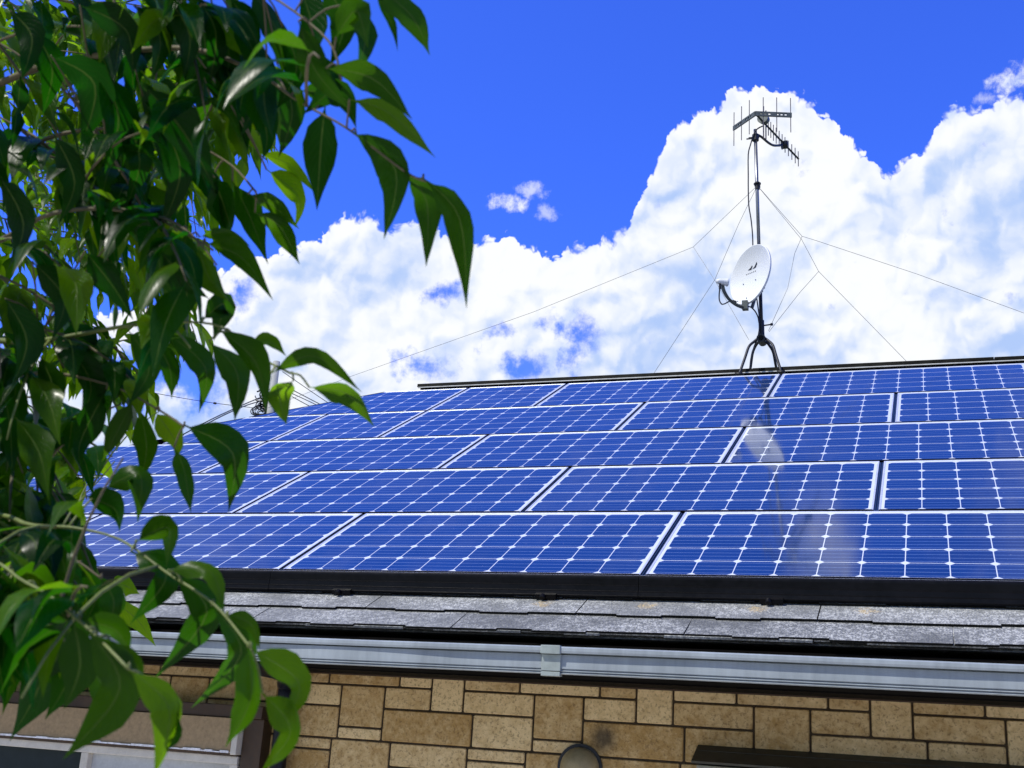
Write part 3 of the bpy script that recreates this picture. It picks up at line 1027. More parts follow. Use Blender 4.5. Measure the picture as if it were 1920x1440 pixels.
for sx, dy, foot in ((-1, -1, at_y(1386, 699, YM - 0.17)), (1, -1, at_y(1465, 697, YM - 0.17)), (-1, 1, at_y(1402, 694, YM + 0.17)), (1, 1, at_y(1462, 692, YM + 0.17))):
    foot.z = roof_z(YM - 0.17) + 0.07
    kn = h0.lerp(foot, 0.36) + Vector((sx * 0.035, dy * 0.02, 0.035))
    bm = bmesh.new()
    tube(bm, spline([h0 + Vector((sx * 0.02, dy * 0.03, 0.0)), h0.lerp(kn, 0.55) + Vector((sx * 0.006, 0, 0.012)), kn, kn.lerp(foot, 0.4), foot], 5), 0.0108, 10)
    box(bm, (foot.x - 0.03, foot.y - 0.03, foot.z - 0.012), (foot.x + 0.03, foot.y + 0.03, foot.z + 0.006))
    obj('base_leg', bm, M_DKSTEEL, mast, True)
col_ = at_y(1420, 348, YM)
bm = bmesh.new()
tube(bm, [col_ - md * 0.035, col_ + md * 0.03], 0.0195, 12)
tube(bm, [col_ + md * 0.012, col_ + md * 0.02], 0.030, 16)
for k in range(4):
    t = math.pi / 4 + k * math.pi / 2
    p = col_ + md * 0.012 + Vector((math.cos(t), math.sin(t), 0)) * 0.026
    tube(bm, [p, p - md * 0.025], 0.004, 6)
obj('guy_collar', bm, M_DKSTEEL, mast)
# coaxial cable down the mast
bm = bmesh.new()
cp = [at_y(x, y, YM - 0.03) for x, y in ((1431, 236), (1421, 241), (1414, 250), (1407, 272), (1403, 290), (1403, 330), (1403, 352), (1404, 385), (1408, 410), (1411, 440), (1412, 475), (1414, 520), (1419, 560), (1424, 600), (1422, 628), (1414, 650), (1408, 672), (1406, 692))]
tube(bm, spline(cp, 3), 0.0055, 6)
obj('coaxial_cable', bm, M_CABLE, mast)

# ------------------------------------------------------------------ television antenna on the mast top
ZB = at_y(1416, 214, YM - 0.10).z
apex = at_z(1416, 213, ZB)
btip = at_z(1497, 298, ZB)
ant = thing('television_antenna', 'dark yagi television antenna with vertical rods on the mast top', 'antenna', mtop)
bd = (btip - apex).normalized()


def along(px, py):
    """the point of the boom that lies under a pixel column"""
    best = min((abs((ray(px, py)).cross(apex + bd * t - CAM).length), t) for t in [(btip - apex).length * i / 400 for i in range(401)])
    return apex + bd * best[1]


bm = bmesh.new()
tube(bm, [apex, btip], 0.0105, 4)
obj('boom', bm, M_BOOM, ant)
bars = []
for ex, ey, rods in ((1374, 242, (0.0, 0.38, 0.72)), (1484, 215, (0.03, 0.43, 0.82))):
    pass
endL = at_z(1375, 241, ZB)
endR = at_z(1484.5, 216, ZB)
Lb = 0.43
dL = (endL - apex).normalized(); dR = (endR - apex).normalized()


def perf_bar(a, b, h, th):
    """an upright flat bar with a row of round-edged holes"""
    bm = bmesh.new()
    d = (b - a)
    L = d.length
    d.normalize()
    nrm = d.cross(Vector((0, 0, 1))).normalized()
    cells = 9
    for i in range(cells):
        x0, x1 = L * i / cells, L * (i + 1) / cells
        hole = i not in (0, 4, 8)
        def P(x, z, s):
            return a + d * x + Vector((0, 0, z)) + nrm * (s * th)
        def slab(xa, xb, za, zb):
            v = [bm.verts.new(P(x, z, s)) for x in (xa, xb) for z in (za, zb) for s in (-.5, .5)]
            for f in ((0, 1, 3, 2), (4, 6, 7, 5), (0, 4, 5, 1), (2, 3, 7, 6), (0, 2, 6, 4), (1, 5, 7, 3)):
                bm.faces.new([v[j] for j in f])
        if hole:
            m0, m1 = x0 + (x1 - x0) * .22, x1 - (x1 - x0) * .22
            slab(x0, m0, -h / 2, h / 2); slab(m1, x1, -h / 2, h / 2); slab(m0, m1, h * .20, h / 2); slab(m0, m1, -h / 2, -h * .20)
        else:
            slab(x0, x1, -h / 2, h / 2)
    return bm


obj('reflector_bar', perf_bar(apex, endL, 0.042, 0.012), M_BAR, ant)
obj('reflector_bar', perf_bar(apex, endR, 0.042, 0.012), M_BAR, ant)


def rod(p, up, dn, r=0.0036, m=M_ROD):
    bm = bmesh.new()
    tube(bm, [p + Vector((0, 0, up)), p - Vector((0, 0, dn))], r, 6)
    obj('antenna_rod', bm, m, ant)


def px_len(p, px):
    return px * (p - CAM).dot(FW) / F


for x, yc, yt, yb, bar in ((1375.5, 239, 206, 276, 0), (1390.5, 231, 196, 267, 0), (1406, 222, 185, 257, 0), (1431, 214, 179, 252, 1), (1456.5, 215, 179, 251, 1), (1482.5, 215, 179, 251, 1)):
    e_ = endL if bar == 0 else endR
    p = min((apex.lerp(e_, i / 200) for i in range(201)), key=lambda q: ray(x, yc).cross((q - CAM).normalized()).length)
    rod(p, px_len(p, yc - yt), px_len(p, yb - yc))
for x, yc, h in ((1432, 229, 34), (1436, 234, 30), (1439.5, 240, 17), (1444, 245, 16.5), (1449, 250, 16.5), (1454, 255.5, 16.5), (1460, 261, 16.5), (1465.5, 267, 16), (1471, 272.5, 16), (1477.5, 279, 16), (1484, 285.5, 16), (1490.5, 292, 16), (1497, 297.5, 15.5)):
    p = along(x, yc)
    L_ = px_len(p, h)
    rod(p, L_, L_, 0.0055 if h > 25 else 0.004)
p = along(1436, 227)
bm = bmesh.new()
a_, b_ = frame_of(bd)
tube(bm, [p - bd * 0.03 + Vector((0, 0, 0.035)), p + bd * 0.03 + Vector((0, 0, 0.035))], [0.05, 0.04], 14)
obj('feed_box', bm, M_BAR, ant)
bm = bmesh.new()
q1 = along(1470, 271)
ya, yb = mtop.y, q1.y
tube(bm, spline([at_y(x_, y_, ya + (yb - ya) * t_) for x_, y_, t_ in ((1417, 251, 0), (1428, 257, .12), (1440, 267, .35), (1450, 272.5, .55), (1462, 272.5, .8), (1470, 270.5, 1))], 6), 0.0105, 10)
box(bm, q1 - Vector((0.03, 0.03, 0.03)), q1 + Vector((0.03, 0.03, 0.02)))
obj('support_arm', bm, M_BOOM, ant, True)
bm = bmesh.new()
tube(bm, [mtop - md * 0.105, mtop - md * 0.05], 0.028, 10)
tube(bm, [mtop - md * 0.08 + Vector((-0.075, 0, 0)), mtop - md * 0.08 + Vector((0.03, 0, 0))], 0.006, 6)
tube(bm, [mtop - md * 0.06 + Vector((-0.06, 0.02, 0)), mtop - md * 0.06 + Vector((0.03, 0.02, 0))], 0.006, 6)
obj('mast_clamp', bm, M_BOOM, ant)

# ------------------------------------------------------------------ satellite dish
DC = at_y(1405.5, 514.5, YM - 0.13)
vd = (DC - CAM).normalized()
rx_ = (RX - vd * RX.dot(vd)).normalized()
dn_ = vd.cross(rx_).normalized()
if dn_.dot(DN) < 0:
    dn_ = -dn_
long2 = (rx_ * 0.37 - dn_ * 0.93).normalized()        # long axis of the rim as seen
short2 = (rx_ * -0.93 - dn_ * 0.37).normalized()
ct = 0.555
nd = (-vd * ct + short2 * math.sqrt(1 - ct * ct)).normalized()
RA = 56.5 * (DC - CAM).dot(FW) / F
upd = (Vector((0, 0, 1)) - nd * nd.z).normalized()
sdv = upd.cross(nd).normalized()
dish = thing('satellite_dish', 'white satellite dish with a curved feed arm on the mast', 'satellite dish', DC)
bm = bmesh.new()
NS, NR = 48, 9
grid = []
ctr = bm.verts.new(DC - nd * 0.06)
for i in range(1, NR + 1):
    q = i / NR
    grid.append([bm.verts.new(DC - nd * (0.06 * (1 - q * q)) + (upd * math.cos(t) * 1.03 + sdv * math.sin(t) * 0.985) * RA * q) for t in [2 * math.pi * k / NS for k in range(NS)]])
for k in range(NS):
    bm.faces.new((ctr, grid[0][k], grid[0][(k + 1) % NS]))
for a, b in zip(grid, grid[1:]):
    for k in range(NS):
        bm.faces.new((a[k], b[k], b[(k + 1) % NS], a[(k + 1) % NS]))
# rolled rim and back
last = grid[-1]
for rr, off in ((1.02, 0.002), (1.03, -0.006), (1.022, -0.016), (1.0, -0.018), (0.5, -0.062), (0.05, -0.075)):
    ring = [bm.verts.new(DC + nd * off + (upd * math.cos(t) * 1.03 + sdv * math.sin(t) * 0.985) * RA * rr) for t in [2 * math.pi * k / NS for k in range(NS)]]
    for k in range(NS):
        bm.faces.new((last[k], ring[k], ring[(k + 1) % NS], last[(k + 1) % NS]))
    last = ring
bm.faces.new(last)
refl = obj('reflector', bm, M_DISH, dish, True)


def on_dish(px, py, lift=0.002):
    """the point of the bowl under a pixel"""
    d = ray(px, py)
    P = CAM + d * ((DC - nd * 0.04 - CAM).dot(nd) / d.dot(nd))
    for _ in range(6):
        w = P - DC
        rr = ((w.dot(upd) / 1.03) ** 2 + (w.dot(sdv) / 0.985) ** 2) / RA ** 2
        c0 = DC - nd * (0.06 * (1 - min(rr, 1)) - lift)
        P = CAM + d * ((c0 - CAM).dot(nd) / d.dot(nd))
    return P


def decal(name, polys, m):
    bm = bmesh.new()
    for poly in polys:
        lo = [bm.verts.new(on_dish(x, y, 0.0008)) for x, y in poly]
        hi = [bm.verts.new(on_dish(x, y, 0.0018)) for x, y in poly]
        bm.faces.new(hi)
        for i in range(len(poly)):
            j = (i + 1) % len(poly)
            bm.faces.new((lo[i], lo[j], hi[j], hi[i]))
    return obj(name, bm, m, refl)


decal('emblem', [[(1402, 507), (1407, 502.5), (1410, 497.5), (1411, 499), (1408.5, 506)], [(1410.5, 504.5), (1414.5, 500), (1418.5, 491), (1419.6, 494), (1417, 501.5)]], M_DKSTEEL)
decal('lettering', [[(1399 + i * 3.3, 514.5 - i * 1.35), (1400.6 + i * 3.3, 513.9 - i * 1.35), (1400.2 + i * 3.3, 515.4 - i * 1.35), (1398.7 + i * 3.3, 516 - i * 1.35)] for i in range(6)], M_ROD)
for bx, by in ((1394, 533), (1417, 524.5), (1383.5, 565), (1400, 559)):
    bm = bmesh.new()
    P = on_dish(bx, by, 0.001)
    tube(bm, [P, P + nd * 0.004], 0.005, 8)
    obj('bolt', bm, M_GALV, dish)
# arm and feed horn
low = at_y(1394, 576, DC.y - 0.06)
lnb = at_y(1363, 529.5, DC.y - 0.33)
mid1 = at_y(1380, 571, DC.y - 0.12)
mid2 = at_y(1366, 560, DC.y - 0.21)
mid3 = at_y(1357, 545, DC.y - 0.29)
bm = bmesh.new()
path = spline([low + Vector((0.01, 0.02, 0.0)), mid1, mid2, mid3, at_y(1354, 531, DC.y - 0.325)], 6)
tube(bm, path, 0.0165, 4)
obj('feed_arm', bm, M_BAR, dish)
bm = bmesh.new()
tgt = on_dish(1405, 520)
f0, f1 = at_y(1347, 527.5, DC.y - 0.345), at_y(1364, 529.5, DC.y - 0.315)
fd = (f1 - f0).normalized()
tube(bm, [f0 - fd * 0.018, f0, f0 + fd * 0.02, f1 - fd * 0.01, f1, f1 + fd * 0.006], [0.012, 0.0215, 0.023, 0.029, 0.034, 0.030], 16)
obj('feed_horn', bm, M_DISH, dish, True)
bm = bmesh.new()
tube(bm, [f0 + Vector((0.012, 0, -0.012)), f0 + Vector((0.012, 0, -0.065))], 0.009, 8)
c_ = DC.y - 0.30
obj('cable_plug', bm, M_CABLE, dish)
bm = bmesh.new()
tube(bm, spline([f0 + Vector((0.012, 0, -0.06)), at_y(1348.5, 552, c_), at_y(1349, 563, c_), at_y(1353, 570, c_), at_y(1359, 569.5, c_ + .06), at_y(1367, 565.5, c_ + .12), at_y(1376, 566, c_ + 0.16)], 5), 0.0052, 6)
tube(bm, [at_y(1374, 565, c_ + 0.15), at_y(1379, 566.5, c_ + 0.18)], 0.013, 8)
obj('feed_cable', bm, M_CABLE, dish)
bm = bmesh.new()
tube(bm, spline([at_y(1399, 574.5, DC.y - 0.02), at_y(1408, 576, DC.y), at_y(1416, 584, DC.y + 0.05), at_y(1421, 594, YM - 0.04), at_y(1423, 605, YM - 0.035)], 5), 0.0055, 6)
obj('feed_cable', bm, M_CABLE, dish)
bm = bmesh.new()
P0 = DC - nd * 0.105
mp = at_y(1423.5, 536, YM)
tube(bm, [P0, P0.lerp(mp, 0.7), mp], 0.02, 8)
tube(bm, [mp - md * 0.05, mp + md * 0.05], 0.03, 12)
kb = at_y(1431.5, 537, YM - 0.03)
tube(bm, [kb - rx_ * 0.03, kb + rx_ * 0.012], 0.018, 10)
tube(bm, [P0 - upd * RA * 0.2, low + Vector((0.02, 0.05, 0.03)) - nd * 0.05], 0.014, 6)
box(bm, low + Vector((-0.012, -0.01, -0.015)), low + Vector((0.034, 0.045, 0.055)))
obj('mount_bracket', bm, M_BAR, dish)


# ------------------------------------------------------------------ guy wires
def wire(name, label, cat, lines, r, m, group=None):
    t = None
    bm = bmesh.new()
    for pts in lines:
        tube(bm, pts, r, 5)
    o = obj(name, bm, m)
    return tag(o, label, cat, group)


GW = 'guy wires of the antenna mast'
k1 = at_y(1300, 463, YM + 0.35)
wire('guy_wire', 'thin guy wire running far down left across the clouds to the roof edge', 'guy wire',
     [[col_, k1, at_y(1000, 585, YM + 0.75), at_y(660, 705, YM + 1.3), at_y(470, 777, YM + 1.75)], [k1, at_y(1340, 525, YM + 0.15), at_y(1404, 637, YM - 0.02)]], 0.0017, M_WIRE, GW)
wire('guy_wire', 'thin guy wire slanting steeply past the feed arm to the ridge left of the tripod', 'guy wire',
     [[col_, at_y(1385, 420, YM + 0.05), at_y(1340, 525, YM + 0.12), at_y(1226, 700, YM + 0.25)]], 0.0017, M_WIRE, GW)
k3 = at_y(1535, 509, YM + 0.1)
wire('guy_wire', 'thin guy wire slanting down to the ridge on the right of the dish', 'guy wire',
     [[col_, at_y(1503, 449, YM + 0.07), k3, at_y(1702, 680, YM + 0.22)], [k3, at_y(1500, 548, YM + 0.05), at_y(1442, 622, YM)]], 0.0017, M_WIRE, GW)
k4 = at_y(1504, 443, YM + 0.4)
wire('guy_wire', 'thin guy wire running off the right edge from a knotted stub beside the dish', 'guy wire',
     [[col_, k4, at_y(1530, 451, YM + 0.5), at_y(1720, 514, YM + 0.95), at_y(1920, 587, YM + 1.4), at_y(2140, 668, YM + 1.8)],
      [k4, at_y(1490, 475, YM + 0.3), at_y(1477, 540, YM + 0.12), at_y(1441, 620, YM)]], 0.0017, M_WIRE, GW)

# ------------------------------------------------------------------ utility pole and lines beyond the roof
DP = 42.0
ptop = at_d(519, 678, DP)
pbase = Vector((ptop.x, ptop.y, GROUND))
up_ = thing('utility_pole', 'pale concrete utility pole with tangled black cables beyond the roof', 'utility pole', pbase)
bm = bmesh.new()
tube(bm, [pbase, ptop], [0.19, 0.125], 14)
obj('pole', bm, M_CONC, up_, True)
bm = bmesh.new()
rp = random.Random(4)
cc = at_d(507, 758, DP - 0.35)
for i in range(30):
    c0 = cc + Vector((rp.uniform(-.4, .25), rp.uniform(-.15, .15), rp.uniform(-.4, .4)))
    r0 = rp.uniform(.08, .3)
    pl = [c0 + Vector((math.cos(t + i) * r0, math.sin(t * 1.3 + i) * .1, math.sin(t + i) * r0 * .8)) for t in [k * .6 for k in range(9)]]
    tube(bm, spline(pl, 2), rp.uniform(.012, .03), 5)
box(bm, cc + Vector((-.1, -.12, -.5)), cc + Vector((.22, .12, .35)), 0.03)
obj('cable_coil', bm, M_CABLE, up_)
PL = 'power lines beyond the roof'


def line(label, pts, r=0.014):
    return wire('power_line', label, 'power line', [spline(pts, 4)], r, M_CABLE, PL)


line('upper of the double cables sagging left from the utility pole', [at_d(489, 745, DP), at_d(440, 766, DP - 3), at_d(372, 799, DP - 6), at_d(200, 895, DP - 11)], 0.02)
line('lower of the double cables sagging left from the utility pole', [at_d(489, 752, DP), at_d(452, 764, DP - 3), at_d(380, 799, DP - 6), at_d(210, 899, DP - 11)], 0.02)
line('highest of the cables running down right from the utility pole', [at_d(530, 697, DP), at_d(585, 735, DP + 3), at_d(640, 772, DP + 6)])
line('second of the cables running down right from the utility pole', [at_d(548, 731, DP), at_d(600, 758, DP + 3), at_d(650, 784, DP + 6)], 0.018)
line('third of the cables running down right from the utility pole', [at_d(548, 738, DP), at_d(595, 760, DP + 3), at_d(640, 784, DP + 6)], 0.016)
line('lowest of the cables running down right from the utility pole', [at_d(548, 744, DP), at_d(587, 765, DP + 3), at_d(630, 786, DP + 6)], 0.016)
bw = wire('power_line', 'thin cable with a small bead seen in the blue gap between leaves', 'power line',
          [spline([at_d(180, 716, DP - 6), at_d(311, 741, DP - 4), at_d(403, 756, DP - 2), at_d(505, 768, DP)], 4), [at_d(401, 756, DP - 2), at_d(405, 756.6, DP - 2)]], 0.011, M_CABLE, PL)
bm = bmesh.new()
tube(bm, [at_d(400.5, 755.6, DP - 2), at_d(405.5, 756.5, DP - 2)], 0.04, 8)
obj('bead', bm, M_CABLE, bw)
line('cable crossing the white gap between leaves at the left edge', [at_d(-60, 690, DP - 12), at_d(105, 791, DP - 12), at_d(180, 837, DP - 12), at_d(260, 885, DP - 12)], 0.02)

# ------------------------------------------------------------------ foreground tree
tree = thing('tree', 'leafy green tree with drooping pointed leaves filling the left side', 'tree', (-0.05, -3.55, GROUND))
rt = random.Random(21)


class Foliage:
    def __init__(s):
        s.bm = bmesh.new()
        s.uv = s.bm.loops.layers.uv.new('UVMap')
        s.sh = s.bm.faces.layers.float.new('shade')

    def leaf(s, pts, width, nrm, shade, fold=0.35, curl=0.25, twist=0.0, wav=0.10, seg=12):
        """pts: midrib, base to tip; the blade is folded along it and its edges curl"""
        pts = spline(pts, max(2, seg // (len(pts) - 1)))
        L = sum((b - a).length for a, b in zip(pts, pts[1:]))
        acc, rows = 0.0, []
        ph = rt.uniform(0, 6)
        for i, p in enumerate(pts):
            if i:
                acc += (p - pts[i - 1]).length
            t = acc / L
            d = (pts[min(i + 1, len(pts) - 1)] - pts[max(i - 1, 0)]).normalized()
            n = (nrm - d * nrm.dot(d))
            n = n.normalized() if n.length > 1e-4 else frame_of(d)[1]
            sd_ = d.cross(n).normalized()
            if twist:
                q = Matrix.Rotation(twist * (t - 0.3), 3, d)
                n, sd_ = q @ n, q @ sd_
            if t < 0.1:
                w = 0.012 + 0.0 * t
            tt = max(0.0, (t - 0.08) / 0.92)
            w = width * 0.5 * (4.05 * (tt ** 0.75) * ((1 - tt) ** 1.45) + 0.010) * 1.02
            if t < 0.08:
                w = width * 0.5 * 0.05
            w *= 1 + (0.05 * math.sin(t * 46 + ph) + 0.07 * math.sin(t * 13 + ph * 2)) * (0.2 < t < 0.95)
            row = []
            for u in (-1, -0.55, 0, 0.55, 1):
                lift = abs(u) * fold - curl * u * u * (1 + 0.5 * math.sin(t * 5 + ph)) + wav * math.sin(t * 9 + ph + u * 2) * abs(u)
                row.append((s.bm.verts.new(p + sd_ * (u * w * math.cos(fold * .6)) + n * (lift * w)), u, t))
            rows.append(row)
        for a, b in zip(rows, rows[1:]):
            for k in range(4):
                f = s.bm.faces.new((a[k][0], a[k + 1][0], b[k + 1][0], b[k][0]))
                f.smooth = True
                f[s.sh] = shade
                for lp, (_, u, t) in zip(f.loops, (a[k], a[k + 1], b[k + 1], b[k])):
                    lp[s.uv].uv = (u, t)


def px_leaf(fo, base, mid, tip, w, depth, shade, face=0.8, fold=0.35, curl=0.25, twist=0.0, dd=0.0):
    """a leaf whose midrib passes the three picture points at its own distance"""
    b, m_, t_ = at_d(*base, depth), at_d(*mid, depth + dd * 0.5), at_d(*tip, depth + dd)
    view = (CAM - m_).normalized()
    ax = (t_ - b).normalized()
    side = ax.cross(view).normalized()
    n = (view * face + side * math.sqrt(max(0, 1 - face * face)) * rt.choice((-1, 1)) * 1.0).normalized()
    if rt.random() < 0.5:
        n = -n
    fo.leaf([b, m_, t_], w * 0.86 * depth / F / max(0.5, face), n, shade, fold, curl, twist)


TRUNK = [(-0.05, -3.55, GROUND - 0.05), (-0.06, -3.56, -1.9), (-0.02, -3.6, -1.2), (-0.03, -3.58, -0.6), (0.02, -3.6, 0.1), (-0.02, -3.6, 0.8), (0.03, -3.62, 1.4)]
bm = bmesh.new()
tube(bm, spline(TRUNK, 5), [0.05 - 0.035 * i / 30 for i in range(31)], 10)
obj('trunk', bm, M_BARK, tree, True)

BR = [
    # picture path of a branch with its distances; each begins at the trunk
    ([(-700, -60, 1.35), (-200, 10, 1.2), (150, -30, 1.1), (420, -40, 1.0), (600, 60, .92), (640, 150, .9)], 'a'),
    ([(-700, 200, 1.4), (-150, 190, 1.3), (100, 120, 1.2), (330, 90, 1.1), (470, 130, 1.0), (560, 190, .95), (650, 240, .92), (760, 322, .9), (800, 340, .9)], 'b'),
    ([(-700, 420, 1.45), (-100, 330, 1.35), (120, 250, 1.25), (300, 250, 1.15), (420, 300, 1.1), (480, 360, 1.05)], 'c'),
    ([(-700, 560, 1.3), (-100, 480, 1.2), (100, 400, 1.1), (260, 400, 1.05), (370, 450, 1.0), (400, 470, 1.0)], 'd'),
    ([(-700, 700, 1.3), (-150, 640, 1.2), (60, 640, 1.1), (250, 610, 1.05), (400, 608, 1.0), (470, 660, .98), (545, 700, .95)], 'e'),
    ([(-700, 800, 1.35), (-100, 740, 1.2), (60, 700, 1.1), (200, 720, 1.05), (300, 770, 1.02), (345, 800, 1.0)], 'f'),
    ([(-700, 980, 1.25), (-100, 960, 1.05), (60, 985, .95), (140, 990, .92), (225, 1012, .9), (310, 1072, .86), (400, 1132, .83), (470, 1215, .8)], 'g'),
    ([(-700, 1080, 1.0), (-120, 1040, .85), (50, 1093, .78), (150, 1165, .74), (242, 1255, .7)], 'h'),
    ([(-700, 900, 2.25), (-100, 960, 2.05), (75, 968, 1.95), (160, 925, 1.90), (215, 865, 1.87)], 'i'),
    ([(-700, 1180, 1.1), (-200, 1110, 1.0), (-40, 1130, .95), (40, 1170, .92)], 'j'),
    ([(-700, -200, 2.45), (-200, -60, 2.35), (60, 20, 2.30), (250, 60, 2.25), (400, 160, 2.20), (470, 260, 2.15)], 'l'),
    ([(-700, 60, 2.55), (-200, 110, 2.45), (60, 190, 2.35), (220, 240, 2.25), (360, 330, 2.20), (420, 400, 2.15)], 'm'),
    ([(-700, 320, 2.55), (-200, 360, 2.45), (40, 420, 2.35), (180, 470, 2.25), (300, 520, 2.20), (350, 570, 2.15)], 'n'),
    ([(-700, 520, 2.45), (-200, 540, 2.35), (20, 560, 2.25), (150, 600, 2.20), (250, 690, 2.15)], 'o'),
    ([(-700, 640, 1.5), (-200, 700, 1.4), (0, 780, 1.3), (80, 850, 1.25), (120, 930, 1.2)], 'p'),
    ([(-700, 880, 1.4), (-250, 900, 1.3), (-40, 920, 1.2), (40, 1000, 1.12), (110, 1060, 1.1)], 'q'),
    ([(-700, -260, 1.5), (-200, -160, 1.35), (100, -80, 1.25), (300, -20, 1.2), (440, 70, 1.15), (520, 140, 1.1)], 'r'),
    ([(-700, 120, 1.5), (-200, 160, 1.4), (0, 220, 1.3), (150, 330, 1.25), (230, 430, 1.2)], 's'),
    ([(-700, -100, 1.45), (-300, -40, 1.3), (-40, 60, 1.2), (120, 170, 1.15), (200, 290, 1.1)], 't'),
    ([(-700, 400, 1.4), (-250, 420, 1.25), (-30, 500, 1.15), (70, 600, 1.1), (120, 690, 1.1)], 'u'),
    ([(-900, -120, 2.5), (-250, 40, 2.5), (40, 120, 2.45), (240, 170, 2.4), (400, 230, 2.35), (500, 300, 2.3)], 'y'),
    ([(-900, 150, 2.6), (-250, 250, 2.6), (30, 320, 2.5), (200, 370, 2.45), (340, 440, 2.4)], 'z'),
    ([(-900, -300, 2.4), (-250, -60, 2.4), (100, 30, 2.35), (320, 60, 2.3), (470, 130, 2.25)], 'aa'),
    ([(-900, 450, 2.5), (-250, 520, 2.5), (20, 600, 2.4), (150, 680, 2.35), (260, 720, 2.3)], 'bb'),
    ([(-900, 0, 2.9), (-300, 180, 2.9), (60, 260, 2.8), (260, 290, 2.7), (420, 370, 2.6)], 'cc'),
    ([(-700, 1050, 1.25), (-200, 990, 1.1), (0, 1010, 1.02), (120, 1040, .98), (190, 1085, .96)], 'dd'),
    ([(-700, 1180, 1.1), (-150, 1120, .92), (20, 1150, .86), (110, 1200, .82), (160, 1240, .8)], 'ee'),
    ([(-700, 860, 1.35), (-150, 850, 1.22), (50, 880, 1.12), (130, 950, 1.08)], 'ff'),
    ([(-700, 960, 2.1), (-100, 1040, 1.95), (100, 1074, 1.88), (200, 1092, 1.86), (208, 1122, 1.86)], 'hh'),
    ([(-700, 1280, 1.1), (-200, 1210, .95), (-30, 1230, .9), (40, 1270, .88)], 'gg'),
    ([(-900, -60, 2.2), (-250, 90, 2.15), (60, 90, 2.1), (250, 120, 2.05), (380, 160, 2.0), (480, 230, 1.95)], 'ia'),
    ([(-900, 260, 2.3), (-250, 360, 2.2), (40, 380, 2.15), (200, 420, 2.1), (330, 480, 2.05), (390, 540, 2.0)], 'ib'),
    ([(-900, -250, 2.0), (-250, -120, 2.0), (60, -10, 1.95), (260, 10, 1.9), (430, 70, 1.85)], 'ic'),
    ([(-900, 620, 2.2), (-250, 700, 2.1), (0, 760, 2.0), (110, 830, 1.95), (170, 880, 1.9)], 'id'),
    ([(-700, -330, 1.3), (-200, -300, 1.2), (200, -280, 1.1), (520, -200, 1.0), (690, -40, .95)], 'k'),
]
